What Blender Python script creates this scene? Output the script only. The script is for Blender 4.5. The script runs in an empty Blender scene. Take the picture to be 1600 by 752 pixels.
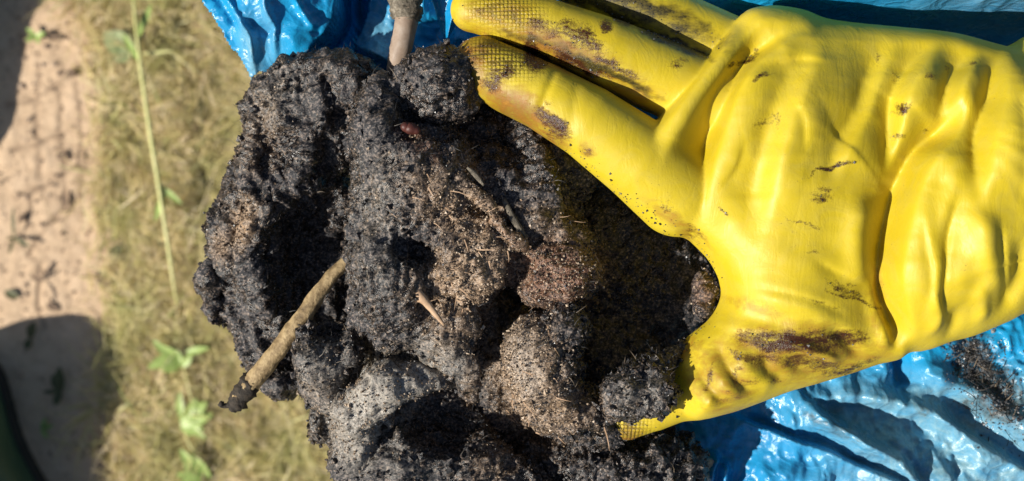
import bpy, math
import numpy as np
from mathutils import Vector

C = bpy.context.scene.collection
SC = bpy.context.scene
rng = np.random.default_rng(7)

# ------------------------------------------------------------------ camera, sky, sun, exposure
S = 0.26                 # millimetres per photo pixel on the plane of the hand
D = 450.0                # camera to hand plane, mm
ZH = 500.0               # hand plane above the ground, mm
cam = bpy.data.cameras.new('camera')
cam.sensor_width = 36.0
cam.lens = 36.0 * D / (1600 * S)
cam.clip_start = 0.02
cam.clip_end = 500.0
cam.dof.use_dof = True
cam.dof.focus_distance = (D - 8) / 1000
cam.dof.aperture_fstop = 8.0
camo = bpy.data.objects.new('camera', cam)
camo.location = (0, 0, (ZH + D) / 1000)
C.objects.link(camo)
SC.camera = camo

SUN_EL = math.radians(36)
SUN_AZ = math.atan2(-0.92, -0.38)        # clockwise from +Y
sd = Vector((math.sin(SUN_AZ) * math.cos(SUN_EL), math.cos(SUN_AZ) * math.cos(SUN_EL), math.sin(SUN_EL)))
sun = bpy.data.lights.new('sun', 'SUN')
sun.energy = 5.0
sun.angle = math.radians(0.5)
sun.color = (1.0, 0.95, 0.86)
suno = bpy.data.objects.new('sun', sun)
suno.rotation_euler = (-sd).to_track_quat('-Z', 'Y').to_euler()
suno.location = sd * 3
C.objects.link(suno)

world = bpy.data.worlds.new('World')
SC.world = world
world.use_nodes = True
wn = world.node_tree.nodes
sky = wn.new('ShaderNodeTexSky')
sky.sky_type = 'NISHITA'
sky.sun_disc = False
sky.sun_elevation = SUN_EL
sky.sun_rotation = SUN_AZ
wn['Background'].inputs['Strength'].default_value = 0.058
world.node_tree.links.new(sky.outputs[0], wn['Background'].inputs['Color'])

SC.view_settings.view_transform = 'Standard'
SC.view_settings.look = 'None'
SC.view_settings.gamma = 1.0
SC.view_settings.exposure = 0.45
SC.view_settings.use_curve_mapping = False


# ------------------------------------------------------------------ helpers: places and objects
def W(px, py, z=0.0):
    """photo pixel at height z (mm above the hand plane) -> mm"""
    k = S * (D - z) / D
    return np.array([(px - 800.0) * k, (376.0 - py) * k, z])


def PX(v):
    """mm -> photo pixel coordinates"""
    k = S * (D - v[:, 2]) / D
    return v[:, 0] / k + 800.0, 376.0 - v[:, 1] / k


def G(px, py, h=0.0):
    return W(px, py, -ZH + h)


def tag(o, label=None, cat=None, group=None, kind=None):
    if label: o['label'] = label
    if cat: o['category'] = cat
    if group: o['group'] = group
    if kind: o['kind'] = kind
    return o


def mesh(name, v, faces, mat, parent=None, smooth=True, attrs=None, origin=None):
    """v in mm relative to the hand plane; links ONE mesh object"""
    v = np.asarray(v, dtype=np.float64).copy()
    v[:, 2] += ZH
    v /= 1000.0
    if parent is not None:
        org = np.array(parent['_o'])
    elif origin is not None:
        org = (np.asarray(origin, float) + np.array([0, 0, ZH])) / 1000
    else:
        org = np.array([(v[:, 0].min() + v[:, 0].max()) / 2, (v[:, 1].min() + v[:, 1].max()) / 2, v[:, 2].min()])
    v -= org
    me = bpy.data.meshes.new(name)
    if isinstance(faces, np.ndarray):
        n, k = faces.shape
        me.vertices.add(len(v))
        me.vertices.foreach_set('co', v.astype(np.float32).ravel())
        me.loops.add(n * k)
        me.loops.foreach_set('vertex_index', faces.astype(np.int32).ravel())
        me.polygons.add(n)
        me.polygons.foreach_set('loop_start', np.arange(0, n * k, k, dtype=np.int32))
        me.polygons.foreach_set('loop_total', np.full(n, k, dtype=np.int32))
        me.update(calc_edges=True)
    else:
        me.from_pydata([tuple(p) for p in v], [], faces)
    if attrs:
        for an, av in attrs.items():
            a = me.attributes.new(an, 'FLOAT', 'POINT')
            a.data.foreach_set('value', np.asarray(av, np.float32))
    me.polygons.foreach_set('use_smooth', np.full(len(me.polygons), smooth))
    me.materials.append(mat)
    me.validate()
    o = bpy.data.objects.new(name, me)
    C.objects.link(o)
    if parent is not None:
        o.parent = parent
    else:
        o.location = org
    o['_o'] = list(org)
    return o


def empty(name, at_mm):
    o = bpy.data.objects.new(name, None)
    p = (np.asarray(at_mm, float) + np.array([0, 0, ZH])) / 1000
    o.location = p
    o.empty_display_size = 0.02
    o['_o'] = list(p)
    C.objects.link(o)
    return o


# ------------------------------------------------------------------ helpers: noise
def _h(ix, iy, iz, seed):
    n = (ix.astype(np.uint32) * np.uint32(374761393) + iy.astype(np.uint32) * np.uint32(668265263)
         + iz.astype(np.uint32) * np.uint32(2147483647) + np.uint32((seed * 974634877) & 0xffffffff))
    n = (n ^ (n >> np.uint32(13))) * np.uint32(1274126177)
    n = n ^ (n >> np.uint32(16))
    return (n & np.uint32(0xffff)).astype(np.float32) / 32767.5 - 1.0


def vnoise(p, seed=0):
    """smooth value noise, p (N,3), about -1..1"""
    i = np.floor(p).astype(np.int64)
    f = (p - i).astype(np.float32)
    u = f * f * f * (f * (f * 6 - 15) + 10)
    r = 0
    for dx in (0, 1):
        for dy in (0, 1):
            for dz in (0, 1):
                w = (u[:, 0] if dx else 1 - u[:, 0]) * (u[:, 1] if dy else 1 - u[:, 1]) * (u[:, 2] if dz else 1 - u[:, 2])
                r = r + w * _h(i[:, 0] + dx, i[:, 1] + dy, i[:, 2] + dz, seed)
    return r


def fbm(p, scale, octv=4, gain=0.5, seed=0, ridged=False):
    r, a, s, t = 0, 1.0, 1.0 / scale, 0
    for k in range(octv):
        q = p * s + 17.3 * k
        n = vnoise(q, seed + k)
        if ridged: n = 1 - 2 * np.abs(n)
        r = r + a * n
        t += a
        a *= gain
        s *= 2.03
    return r / t


def sstep(a, b, x):
    t = np.clip((x - a) / (b - a), 0, 1)
    return t * t * (3 - 2 * t)


def polyd(X, Y, poly):
    """distance to an open polyline, signed side (+ on the left when walking), arc parameter 0..1"""
    poly = np.asarray(poly, float)
    seg = np.diff(poly, axis=0)
    L = np.hypot(seg[:, 0], seg[:, 1])
    cum = np.concatenate([[0], np.cumsum(L)])
    best = np.full(X.shape, 1e9); side = np.zeros(X.shape); par = np.zeros(X.shape)
    for k in range(len(seg)):
        ax, ay = poly[k, :2]
        dx, dy = X - ax, Y - ay
        t = np.clip((dx * seg[k, 0] + dy * seg[k, 1]) / (L[k] ** 2 + 1e-9), 0, 1)
        d = np.hypot(dx - t * seg[k, 0], dy - t * seg[k, 1])
        m = d < best
        best = np.where(m, d, best)
        side = np.where(m, np.sign(seg[k, 0] * dy - seg[k, 1] * dx), side)
        par = np.where(m, (cum[k] + t * L[k]) / cum[-1], par)
    return best, side, par


def inside(X, Y, poly):
    poly = np.asarray(poly, float)
    r = np.zeros(X.shape, bool)
    n = len(poly)
    for k in range(n):
        x0, y0 = poly[k, :2]; x1, y1 = poly[(k + 1) % n, :2]
        c = (y0 > Y) != (y1 > Y)
        with np.errstate(divide='ignore', invalid='ignore'):
            xi = (x1 - x0) * (Y - y0) / (y1 - y0 + 1e-12) + x0
        r ^= c & (X < xi)
    return r


def smooth_poly(pts, n=4):
    """Catmull-Rom through points of any width"""
    p = np.asarray(pts, float)
    q = np.vstack([2 * p[0] - p[1], p, 2 * p[-1] - p[-2]])
    out = []
    for k in range(1, len(q) - 2):
        for t in np.linspace(0, 1, n, endpoint=False):
            out.append(0.5 * ((2 * q[k]) + (-q[k - 1] + q[k + 1]) * t + (2 * q[k - 1] - 5 * q[k] + 4 * q[k + 1] - q[k + 2]) * t * t
                              + (-q[k - 1] + 3 * q[k] - 3 * q[k + 1] + q[k + 2]) * t ** 3))
    out.append(p[-1])
    return np.array(out)


# ------------------------------------------------------------------ helpers: solids from distance fields
def surface_nets(f, org, h):
    f = f.astype(np.float32)
    sg = f < 0
    nx, ny, nz = f.shape
    acc = np.zeros((nx - 1, ny - 1, nz - 1, 3), np.float32)
    cnt = np.zeros((nx - 1, ny - 1, nz - 1), np.float32)
    faces_src = []
    for ax in range(3):
        sl0 = [slice(None)] * 3; sl1 = [slice(None)] * 3
        sl0[ax] = slice(0, -1); sl1[ax] = slice(1, None)
        a, b = f[tuple(sl0)], f[tuple(sl1)]
        cr = sg[tuple(sl0)] != sg[tuple(sl1)]
        idx = np.argwhere(cr)
        av = a[cr]; bv = b[cr]
        t = av / (av - bv)
        pos = idx.astype(np.float32)
        pos[:, ax] += t
        o1, o2 = [k for k in range(3) if k != ax]
        for d1 in (0, -1):
            for d2 in (0, -1):
                c = idx.copy()
                c[:, o1] += d1; c[:, o2] += d2
                ok = (c[:, o1] >= 0) & (c[:, o2] >= 0) & (c[:, 0] < nx - 1) & (c[:, 1] < ny - 1) & (c[:, 2] < nz - 1)
                cc = c[ok]
                np.add.at(acc, (cc[:, 0], cc[:, 1], cc[:, 2]), pos[ok])
                np.add.at(cnt, (cc[:, 0], cc[:, 1], cc[:, 2]), 1)
        faces_src.append((ax, idx, av < 0))
    act = cnt > 0
    ids = np.full(cnt.shape, -1, np.int64)
    ids[act] = np.arange(act.sum())
    v = acc[act] / cnt[act][:, None]
    v = v * h + np.asarray(org)
    quads = []
    for ax, idx, neg in faces_src:
        o1, o2 = [(1, 2), (2, 0), (0, 1)][ax]
        ok = (idx[:, o1] > 0) & (idx[:, o2] > 0) & (idx[:, o1] < f.shape[o1] - 1) & (idx[:, o2] < f.shape[o2] - 1)
        i = idx[ok]; n = neg[ok]
        def cell(a, b):
            c = i.copy(); c[:, o1] += a; c[:, o2] += b
            return ids[c[:, 0], c[:, 1], c[:, 2]]
        q = np.stack([cell(-1, -1), cell(0, -1), cell(0, 0), cell(-1, 0)], 1)
        q[~n] = q[~n][:, ::-1]
        quads.append(q)
    q = np.vstack(quads)
    return v, q[(q >= 0).all(1)]


def grid3(lo, hi, h):
    lo = np.asarray(lo, float); hi = np.asarray(hi, float)
    n = np.ceil((hi - lo) / h).astype(int) + 1
    ax = [lo[k] + h * np.arange(n[k]) for k in range(3)]
    return lo, [a.astype(np.float32) for a in ax]


def smin(a, b, k):
    hh = np.clip(0.5 + 0.5 * (b - a) / k, 0, 1)
    return b * (1 - hh) + a * hh - k * hh * (1 - hh)


def ell(ax, px, py, z, rx, ry, rz, ang=0.0):
    """ellipsoid: centre pixel, height mm, radii in px, px, mm; ang turns it in the picture plane (degrees)"""
    c = W(px, py, z); k = S * (D - z) / D
    a = math.radians(-ang)
    X = ax[0][:, None, None] - np.float32(c[0]); Y = ax[1][None, :, None] - np.float32(c[1]); Z = ax[2][None, None, :] - np.float32(c[2])
    u = X * math.cos(a) + Y * math.sin(a); w = -X * math.sin(a) + Y * math.cos(a)
    rx, ry = rx * k, ry * k
    k0 = np.sqrt((u / rx) ** 2 + (w / ry) ** 2 + (Z / rz) ** 2)
    k1 = np.sqrt((u / rx ** 2) ** 2 + (w / ry ** 2) ** 2 + (Z / rz ** 2) ** 2) + 1e-6
    return (k0 * (k0 - 1) / k1).astype(np.float32)


def tub(ax, pts, flat=1.0):
    """rounded tube through (px, py, z mm, r px)"""
    X = ax[0][:, None, None]; Y = ax[1][None, :, None]; Z = ax[2][None, None, :]
    r = None
    P = [(W(p[0], p[1], p[2]), p[3] * S) for p in pts]
    for (a, ra), (b, rb) in zip(P[:-1], P[1:]):
        d = b - a; L2 = float((d ** 2).sum()) + 1e-9
        t = np.clip(((X - a[0]) * d[0] + (Y - a[1]) * d[1] + (Z - a[2]) * d[2]) / L2, 0, 1).astype(np.float32)
        q = np.sqrt((X - a[0] - t * d[0]) ** 2 + (Y - a[1] - t * d[1]) ** 2 + ((Z - a[2] - t * d[2]) / flat) ** 2) - (ra + t * (rb - ra))
        r = q if r is None else np.minimum(r, q)
    return r.astype(np.float32)


def normals(v, q):
    n = np.cross(v[q[:, 2]] - v[q[:, 0]], v[q[:, 3]] - v[q[:, 1]])
    out = np.zeros_like(v)
    for k in range(4): np.add.at(out, q[:, k], n)
    return out / (np.linalg.norm(out, axis=1, keepdims=True) + 1e-9)


def relax(v, q, it=2, lam=0.5):
    e = np.vstack([q[:, [0, 1]], q[:, [1, 2]], q[:, [2, 3]], q[:, [3, 0]]])
    for _ in range(it):
        s = np.zeros_like(v); c = np.zeros(len(v))
        np.add.at(s, e[:, 0], v[e[:, 1]]); np.add.at(c, e[:, 0], 1)
        np.add.at(s, e[:, 1], v[e[:, 0]]); np.add.at(c, e[:, 1], 1)
        v = v + lam * (s / np.maximum(c, 1)[:, None] - v)
    return v


# ------------------------------------------------------------------ helpers: materials
class NT:
    def __init__(self, name):
        self.m = bpy.data.materials.new(name); self.m.use_nodes = True
        self.t = self.m.node_tree; self.n = self.t.nodes
        self.b = self.n['Principled BSDF']; self.out = self.n['Material Output']

    def new(self, typ, **kw):
        nd = self.n.new(typ)
        for k, val in kw.items(): setattr(nd, k, val)
        return nd

    def put(self, sock, val):
        if isinstance(val, bpy.types.NodeSocket): self.t.links.new(val, sock)
        elif isinstance(val, (tuple, list)) and sock.type == 'RGBA': sock.default_value = (*val[:3], 1)
        else: sock.default_value = val

    def coord(self): return self.new('ShaderNodeTexCoord').outputs['Object']

    def noise(self, scale, detail=4, rough=0.55, vec=None, dist=0.0):
        n = self.new('ShaderNodeTexNoise')
        n.inputs['Scale'].default_value = scale; n.inputs['Detail'].default_value = detail
        n.inputs['Roughness'].default_value = rough; n.inputs['Distortion'].default_value = dist
        self.put(n.inputs['Vector'], vec if vec is not None else self.coord())
        return n.outputs['Fac']

    def ramp(self, fac, stops, interp='LINEAR'):
        r = self.new('ShaderNodeValToRGB'); e = r.color_ramp.elements
        r.color_ramp.interpolation = interp
        while len(e) < len(stops): e.new(0.5)
        for el, (p, c) in zip(e, stops):
            el.position = p; el.color = (*c, 1) if isinstance(c, (tuple, list)) else (c, c, c, 1)
        self.put(r.inputs[0], fac)
        return r.outputs[0]

    def mix(self, fac, a, b, mode='MIX'):
        n = self.new('ShaderNodeMix'); n.data_type = 'RGBA'; n.blend_type = mode
        self.put(n.inputs[0], fac); self.put(n.inputs[6], a); self.put(n.inputs[7], b)
        return n.outputs[2]

    def math(self, op, a, b=0.0, c=0.0, clamp=False):
        n = self.new('ShaderNodeMath'); n.operation = op; n.use_clamp = clamp
        self.put(n.inputs[0], a); self.put(n.inputs[1], b); self.put(n.inputs[2], c)
        return n.outputs[0]

    def attr(self, name):
        return self.new('ShaderNodeAttribute', attribute_name=name).outputs['Fac']

    def island(self): return self.new('ShaderNodeNewGeometry').outputs['Random Per Island']

    def bump(self, height, strength, dist, normal=None):
        n = self.new('ShaderNodeBump')
        n.inputs['Strength'].default_value = strength; n.inputs['Distance'].default_value = dist
        self.put(n.inputs['Height'], height)
        if normal is not None: self.put(n.inputs['Normal'], normal)
        return n.outputs[0]

    def set(self, **kw):
        names = dict(col='Base Color', rough='Roughness', spec='Specular IOR Level', normal='Normal', coat='Coat Weight',
                     coatr='Coat Roughness', sss='Subsurface Weight', sheen='Sheen Weight', trans='Transmission Weight')
        for k, val in kw.items(): self.put(self.b.inputs[names[k]], val)
        return self.m


def mat_clump():
    m = NT('charred_fibre')
    n1 = m.noise(140, 5, 0.65); n2 = m.noise(900, 4, 0.7); n3 = m.noise(2600, 2, 0.6)
    n5 = m.noise(62, 4, 0.6, dist=1.2)
    crust = m.math('MULTIPLY_ADD', m.math('SUBTRACT', n1, 0.5), 1.6, m.ramp(n5, [(0.485, 0.0), (0.60, 1.0)]), clamp=True)
    gray = m.ramp(n2, [(0.36, (0.006, 0.006, 0.0065)), (0.48, (0.024, 0.0245, 0.029)), (0.60, (0.078, 0.080, 0.090)), (0.72, (0.20, 0.202, 0.215))])
    tar = m.ramp(n2, [(0.40, (0.0025, 0.0025, 0.003)), (0.60, (0.010, 0.010, 0.0115)), (0.72, (0.045, 0.046, 0.052))])
    base = m.mix(crust, tar, gray)
    soil = m.ramp(m.math('ADD', m.math('MULTIPLY', n2, 0.6), m.math('MULTIPLY', n3, 0.4)),
                  [(0.36, (0.02, 0.014, 0.010)), (0.46, (0.17, 0.11, 0.066)), (0.56, (0.40, 0.275, 0.17)), (0.70, (0.64, 0.48, 0.32))])
    pale = m.ramp(m.math('ADD', m.math('MULTIPLY', n2, 0.6), m.math('MULTIPLY', n3, 0.4)),
                  [(0.34, (0.07, 0.065, 0.057)), (0.48, (0.27, 0.245, 0.21)), (0.68, (0.56, 0.51, 0.43))])
    rust = m.ramp(n2, [(0.38, (0.012, 0.006, 0.004)), (0.52, (0.17, 0.08, 0.045)), (0.68, (0.40, 0.24, 0.15))])
    c = m.mix(m.math('MULTIPLY_ADD', m.math('SUBTRACT', n2, 0.5), 1.4, m.attr('soil'), clamp=True), base, soil)
    c = m.mix(m.math('MULTIPLY_ADD', m.math('SUBTRACT', n2, 0.5), 1.2, m.attr('pale'), clamp=True), c, pale)
    c = m.mix(m.math('MULTIPLY_ADD', m.math('SUBTRACT', n2, 0.5), 1.4, m.attr('rust'), clamp=True), c, rust)
    b = m.bump(n1, 0.35, 0.003)
    b = m.bump(n2, 0.5, 0.0009, b)
    b = m.bump(n3, 0.4, 0.0004, b)
    return m.set(col=c, rough=m.ramp(crust, [(0.0, 0.26), (1.0, 0.75)]), spec=0.5, normal=b)


def mat_grain():
    m = NT('grit'); r = m.island(); m.b.inputs['IOR'].default_value = 1.7
    c = m.ramp(r, [(0.0, (0.008, 0.008, 0.009)), (0.5, (0.04, 0.04, 0.045)), (0.85, (0.11, 0.11, 0.115)), (1.0, (0.22, 0.20, 0.18))])
    return m.set(col=c, rough=0.38, spec=0.5)


def mat_tan_grain():
    m = NT('sandy_grit'); r = m.island()
    c = m.ramp(r, [(0.0, (0.02, 0.014, 0.010)), (0.4, (0.12, 0.08, 0.05)), (0.75, (0.33, 0.24, 0.16)), (1.0, (0.6, 0.48, 0.36))])
    return m.set(col=c, rough=0.6, spec=0.4)


def mat_fibre():
    m = NT('matted_fibre'); r = m.island()
    c = m.ramp(r, [(0.0, (0.006, 0.006, 0.007)), (0.55, (0.03, 0.03, 0.032)), (0.8, (0.09, 0.08, 0.07)), (1.0, (0.24, 0.18, 0.12))])
    return m.set(col=c, rough=0.6, spec=0.4)


def mat_rubber():
    m = NT('yellow_rubber')
    co = m.coord()
    mp = m.new('ShaderNodeMapping'); mp.inputs['Scale'].default_value = (0.42, 1.0, 1.0); mp.inputs['Rotation'].default_value = (0, 0, 0.25)
    m.put(mp.inputs['Vector'], co)
    n0 = m.noise(28, 3, 0.5); n1 = m.noise(300, 6, 0.72, mp.outputs[0]); n2 = m.noise(1100, 4, 0.75); n3 = m.noise(90, 4, 0.6, dist=1.2)
    y = m.ramp(n0, [(0.3, (0.49, 0.365, 0.012)), (0.7, (0.57, 0.435, 0.022))])
    y = m.mix(m.math('MULTIPLY', m.ramp(n3, [(0.42, 0.0), (0.72, 1.0)]), 0.28), y, (0.44, 0.36, 0.07))
    # scattered specks of dirt
    sp = m.ramp(n2, [(0.64, 0.0), (0.70, 1.0)])
    y = m.mix(m.math('MULTIPLY', sp, m.ramp(n3, [(0.46, 0.0), (0.58, 0.85)])), y, (0.09, 0.05, 0.012))
    # thin brown film, then dark oily stain
    film = m.math('MULTIPLY_ADD', m.math('SUBTRACT', n1, 0.5), 2.2, m.attr('film'), clamp=True)
    fm = m.math('MULTIPLY', film, m.math('MINIMUM', m.math('MULTIPLY', m.attr('film'), 4.0), 1.0), clamp=True)
    y = m.mix(m.math('MULTIPLY', fm, 0.95), y, m.ramp(n1, [(0.35, (0.085, 0.026, 0.008)), (0.65, (0.32, 0.14, 0.016))]))
    st = m.math('MULTIPLY_ADD', m.math('SUBTRACT', m.math('ADD', m.math('MULTIPLY', n1, 0.55), m.math('MULTIPLY', n2, 0.45)), 0.5), 6.0,
                m.math('SUBTRACT', m.math('MULTIPLY', m.attr('stain'), 2.4), 0.90), clamp=True)
    y = m.mix(st, y, m.ramp(n2, [(0.35, (0.012, 0.005, 0.003)), (0.7, (0.085, 0.028, 0.008))]))
    tar = m.math('MULTIPLY_ADD', m.math('SUBTRACT', n1, 0.5), 2.0, m.math('SUBTRACT', m.math('MULTIPLY', m.attr('tar'), 2.0), 0.5), clamp=True)
    y = m.mix(tar, y, m.ramp(n2, [(0.35, (0.012, 0.010, 0.004)), (0.75, (0.13, 0.10, 0.018))]))
    # moulded grip dots on the finger pads
    vo = m.new('ShaderNodeTexVoronoi'); vo.inputs['Scale'].default_value = 640; vo.inputs['Randomness'].default_value = 0.12
    m.put(vo.inputs['Vector'], co)
    dots = m.ramp(vo.outputs['Distance'], [(0.36, 0.0), (0.60, 1.0)])
    pad = m.attr('pad')
    y = m.mix(m.math('MULTIPLY', m.math('MULTIPLY', dots, pad), 0.75), y, (0.07, 0.04, 0.01))
    mc = m.new('ShaderNodeMapping'); mc.inputs['Scale'].default_value = (1.0, 0.22, 1.0); mc.inputs['Rotation'].default_value = (0, 0, -0.3)
    m.put(mc.inputs['Vector'], co)
    cr = m.ramp(m.noise(85, 5, 0.6, mc.outputs[0], 1.0), [(0.44, 1.0), (0.5, 0.0), (0.56, 1.0)])
    b = m.bump(n3, 0.10, 0.002)
    b = m.bump(cr, 0.07, 0.0012, b)
    b = m.bump(n2, 0.07, 0.0005, b)
    b = m.bump(m.math('MULTIPLY', m.math('SUBTRACT', 1.0, dots), pad), 0.6, 0.0008, b)
    b = m.bump(m.math('MULTIPLY', n2, st), 0.4, 0.0006, b)
    ro = m.mix(st, m.ramp(n3, [(0.3, 0.42), (0.7, 0.60)]), (0.30, 0.30, 0.30))
    m.set(col=y, rough=ro, spec=0.38, normal=b, sss=0.06)
    m.b.inputs['Subsurface Radius'].default_value = (0.004, 0.003, 0.0006)
    m.b.inputs['Subsurface Scale'].default_value = 0.5
    return m.m


def mat_bag():
    m = NT('blue_film')
    n0 = m.noise(16, 4, 0.6); n1 = m.noise(75, 6, 0.65, dist=1.5); n2 = m.noise(800, 3, 0.7)
    c = m.ramp(n0, [(0.3, (0.006, 0.24, 0.54)), (0.7, (0.016, 0.36, 0.68))])
    pale_blue = m.math('MULTIPLY', m.attr('pale_blue'), m.ramp(n1, [(0.34, 0.45), (0.6, 1.0)]), clamp=True)
    c = m.mix(pale_blue, c, m.ramp(n2, [(0.3, (0.16, 0.35, 0.44)), (0.7, (0.30, 0.49, 0.56))]))
    soot = m.math('MULTIPLY_ADD', m.math('SUBTRACT', n1, 0.5), 3.0, m.math('SUBTRACT', m.math('MULTIPLY', m.attr('soot'), 1.8), 0.5), clamp=True)
    c = m.mix(soot, c, m.ramp(n2, [(0.35, (0.012, 0.011, 0.010)), (0.7, (0.085, 0.07, 0.055))]))
    w = m.new('ShaderNodeTexVoronoi'); w.feature = 'DISTANCE_TO_EDGE'; w.inputs['Scale'].default_value = 95
    mp = m.new('ShaderNodeVectorMath', operation='ADD')
    nv = m.new('ShaderNodeTexNoise'); nv.inputs['Scale'].default_value = 40; m.put(nv.inputs['Vector'], m.coord())
    ms = m.new('ShaderNodeVectorMath', operation='SCALE'); ms.inputs['Scale'].default_value = 0.03
    m.put(ms.inputs[0], nv.outputs['Color']); m.put(mp.inputs[0], m.coord()); m.put(mp.inputs[1], ms.outputs[0])
    m.put(w.inputs['Vector'], mp.outputs[0])
    b = m.bump(m.ramp(w.outputs['Distance'], [(0.0, 1.0), (0.18, 0.0)]), 0.22, 0.0016)
    b = m.bump(n1, 0.18, 0.004, b)
    b = m.bump(m.noise(230, 5, 0.6, dist=2.0), 0.22, 0.0012, b)
    m.set(col=c, rough=m.mix(soot, m.ramp(n1, [(0.35, 0.16), (0.7, 0.36)]), (0.5, 0.5, 0.5)), spec=0.55, normal=b)
    tr = m.new('ShaderNodeBsdfTranslucent'); m.put(tr.inputs['Color'], c)
    mx = m.new('ShaderNodeMixShader'); mx.inputs[0].default_value = 0.22
    m.t.links.new(m.b.outputs[0], mx.inputs[1]); m.t.links.new(tr.outputs[0], mx.inputs[2])
    m.t.links.new(mx.outputs[0], m.out.inputs['Surface'])
    return m.m


def mat_simple(name, stops, scale=300, rough=0.7, bump=0.5, bd=0.0006, spec=0.4, detail=5, stretch=None):
    m = NT(name)
    vec = m.coord()
    if stretch:
        mp = m.new('ShaderNodeMapping'); mp.inputs['Scale'].default_value = stretch
        m.put(mp.inputs['Vector'], vec); vec = mp.outputs[0]
    n = m.noise(scale, detail, 0.65, vec)
    return m.set(col=m.ramp(n, stops), rough=rough, spec=spec, normal=m.bump(n, bump, bd))


def mat_ground():
    m = NT('sand_and_soil')
    co = m.coord()
    n0 = m.noise(9, 5, 0.6); n1 = m.noise(70, 6, 0.65); n2 = m.noise(1200, 3, 0.7); n3 = m.noise(1.3, 4, 0.6)
    sand = m.ramp(n1, [(0.3, (0.52, 0.36, 0.22)), (0.5, (0.64, 0.46, 0.29)), (0.7, (0.72, 0.53, 0.35))])
    sand = m.mix(0.35, sand, m.ramp(n2, [(0.3, (0.38, 0.25, 0.16)), (0.7, (0.72, 0.55, 0.40))]))
    sand = m.mix(m.math('MULTIPLY', m.attr('shade_line'), 0.6), sand, (0.16, 0.10, 0.065))  # thin cast shadows painted into the sand colour
    turf = m.ramp(n1, [(0.3, (0.26, 0.20, 0.09)), (0.5, (0.40, 0.32, 0.16)), (0.7, (0.52, 0.41, 0.23))])
    turf = m.mix(m.ramp(n3, [(0.4, 0.0), (0.65, 0.6)]), turf, (0.10, 0.13, 0.035))
    c = m.mix(m.attr('turf'), sand, turf)
    b = m.bump(n1, 0.5, 0.003)
    b = m.bump(n2, 0.5, 0.0006, b)
    return m.set(col=c, rough=0.9, spec=0.2, normal=b)


def mat_grass(name, stops, seed=0):
    m = NT(name); r = m.island()
    c = m.ramp(r, stops)
    gp = m.ramp(m.noise(14, 4, 0.6), [(0.47, 0.0), (0.66, 0.55)])
    c = m.mix(gp, c, m.ramp(r, [(0.0, (0.28, 0.34, 0.08)), (0.6, (0.48, 0.50, 0.17)), (1.0, (0.64, 0.60, 0.30))]))
    m.set(col=c, rough=0.55, spec=0.3)
    tr = m.new('ShaderNodeBsdfTranslucent'); m.put(tr.inputs['Color'], c)
    mx = m.new('ShaderNodeMixShader'); mx.inputs[0].default_value = 0.3
    m.t.links.new(m.b.outputs[0], mx.inputs[1]); m.t.links.new(tr.outputs[0], mx.inputs[2])
    m.t.links.new(mx.outputs[0], m.out.inputs['Surface'])
    return m.m


M_CLUMP, M_GRAIN, M_TAN, M_FIBRE = mat_clump(), mat_grain(), mat_tan_grain(), mat_fibre()
M_RUBBER, M_BAG, M_GROUND = mat_rubber(), mat_bag(), mat_ground()
M_TURF = mat_grass('dry_turf', [(0.0, (0.45, 0.39, 0.14)), (0.28, (0.60, 0.50, 0.21)), (0.5, (0.72, 0.58, 0.29)), (0.72, (0.80, 0.64, 0.38)), (0.88, (0.84, 0.71, 0.50)), (1.0, (0.42, 0.48, 0.16))])
M_LEAF = mat_simple('green_leaf', [(0.3, (0.22, 0.32, 0.06)), (0.7, (0.42, 0.52, 0.17))], 120, 0.45, 0.3, 0.0004)
M_DKLEAF = mat_simple('dark_leaf', [(0.3, (0.05, 0.06, 0.02)), (0.7, (0.12, 0.11, 0.04))], 120, 0.6, 0.3, 0.0004)
M_BROWN = mat_simple('brown_scrap', [(0.3, (0.13, 0.085, 0.055)), (0.7, (0.25, 0.17, 0.11))], 200, 0.8, 0.4)
M_STALK = mat_simple('pale_stalk', [(0.3, (0.58, 0.58, 0.20)), (0.7, (0.76, 0.72, 0.34))], 60, 0.5, 0.2)
M_TWIG = mat_simple('peeled_twig', [(0.25, (0.07, 0.045, 0.022)), (0.45, (0.22, 0.15, 0.07)), (0.6, (0.36, 0.26, 0.13)), (0.8, (0.50, 0.38, 0.21))], 240, 0.7, 0.9, 0.0014, stretch=(1, 1, 1))
M_BARK = mat_simple('charred_bark', [(0.3, (0.010, 0.009, 0.008)), (0.6, (0.05, 0.038, 0.026)), (0.8, (0.12, 0.09, 0.06))], 500, 0.8, 0.9, 0.001)
M_POLE = mat_simple('grey_brown_stick', [(0.25, (0.17, 0.115, 0.08)), (0.5, (0.29, 0.215, 0.16)), (0.75, (0.40, 0.33, 0.27))], 130, 0.55, 0.4, 0.0006)
M_MOSS = mat_simple('grey_crust', [(0.3, (0.04, 0.035, 0.025)), (0.55, (0.16, 0.135, 0.10)), (0.75, (0.33, 0.29, 0.23))], 420, 0.85, 0.9, 0.001)
M_STRAW = mat_simple('straw', [(0.3, (0.30, 0.18, 0.10)), (0.7, (0.56, 0.38, 0.24))], 260, 0.6, 0.4)
M_SEED = mat_simple('red_seed', [(0.3, (0.035, 0.010, 0.007)), (0.7, (0.11, 0.03, 0.02))], 200, 0.5, 0.6)
M_BOOT = mat_simple('dark_green_rubber', [(0.3, (0.016, 0.048, 0.030)), (0.7, (0.024, 0.062, 0.040))], 40, 0.55, 0.3)
M_SOLE = mat_simple('black_sole', [(0.3, (0.006, 0.006, 0.006)), (0.7, (0.016, 0.016, 0.015))], 90, 0.7, 0.4)

exec_order = []
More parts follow.
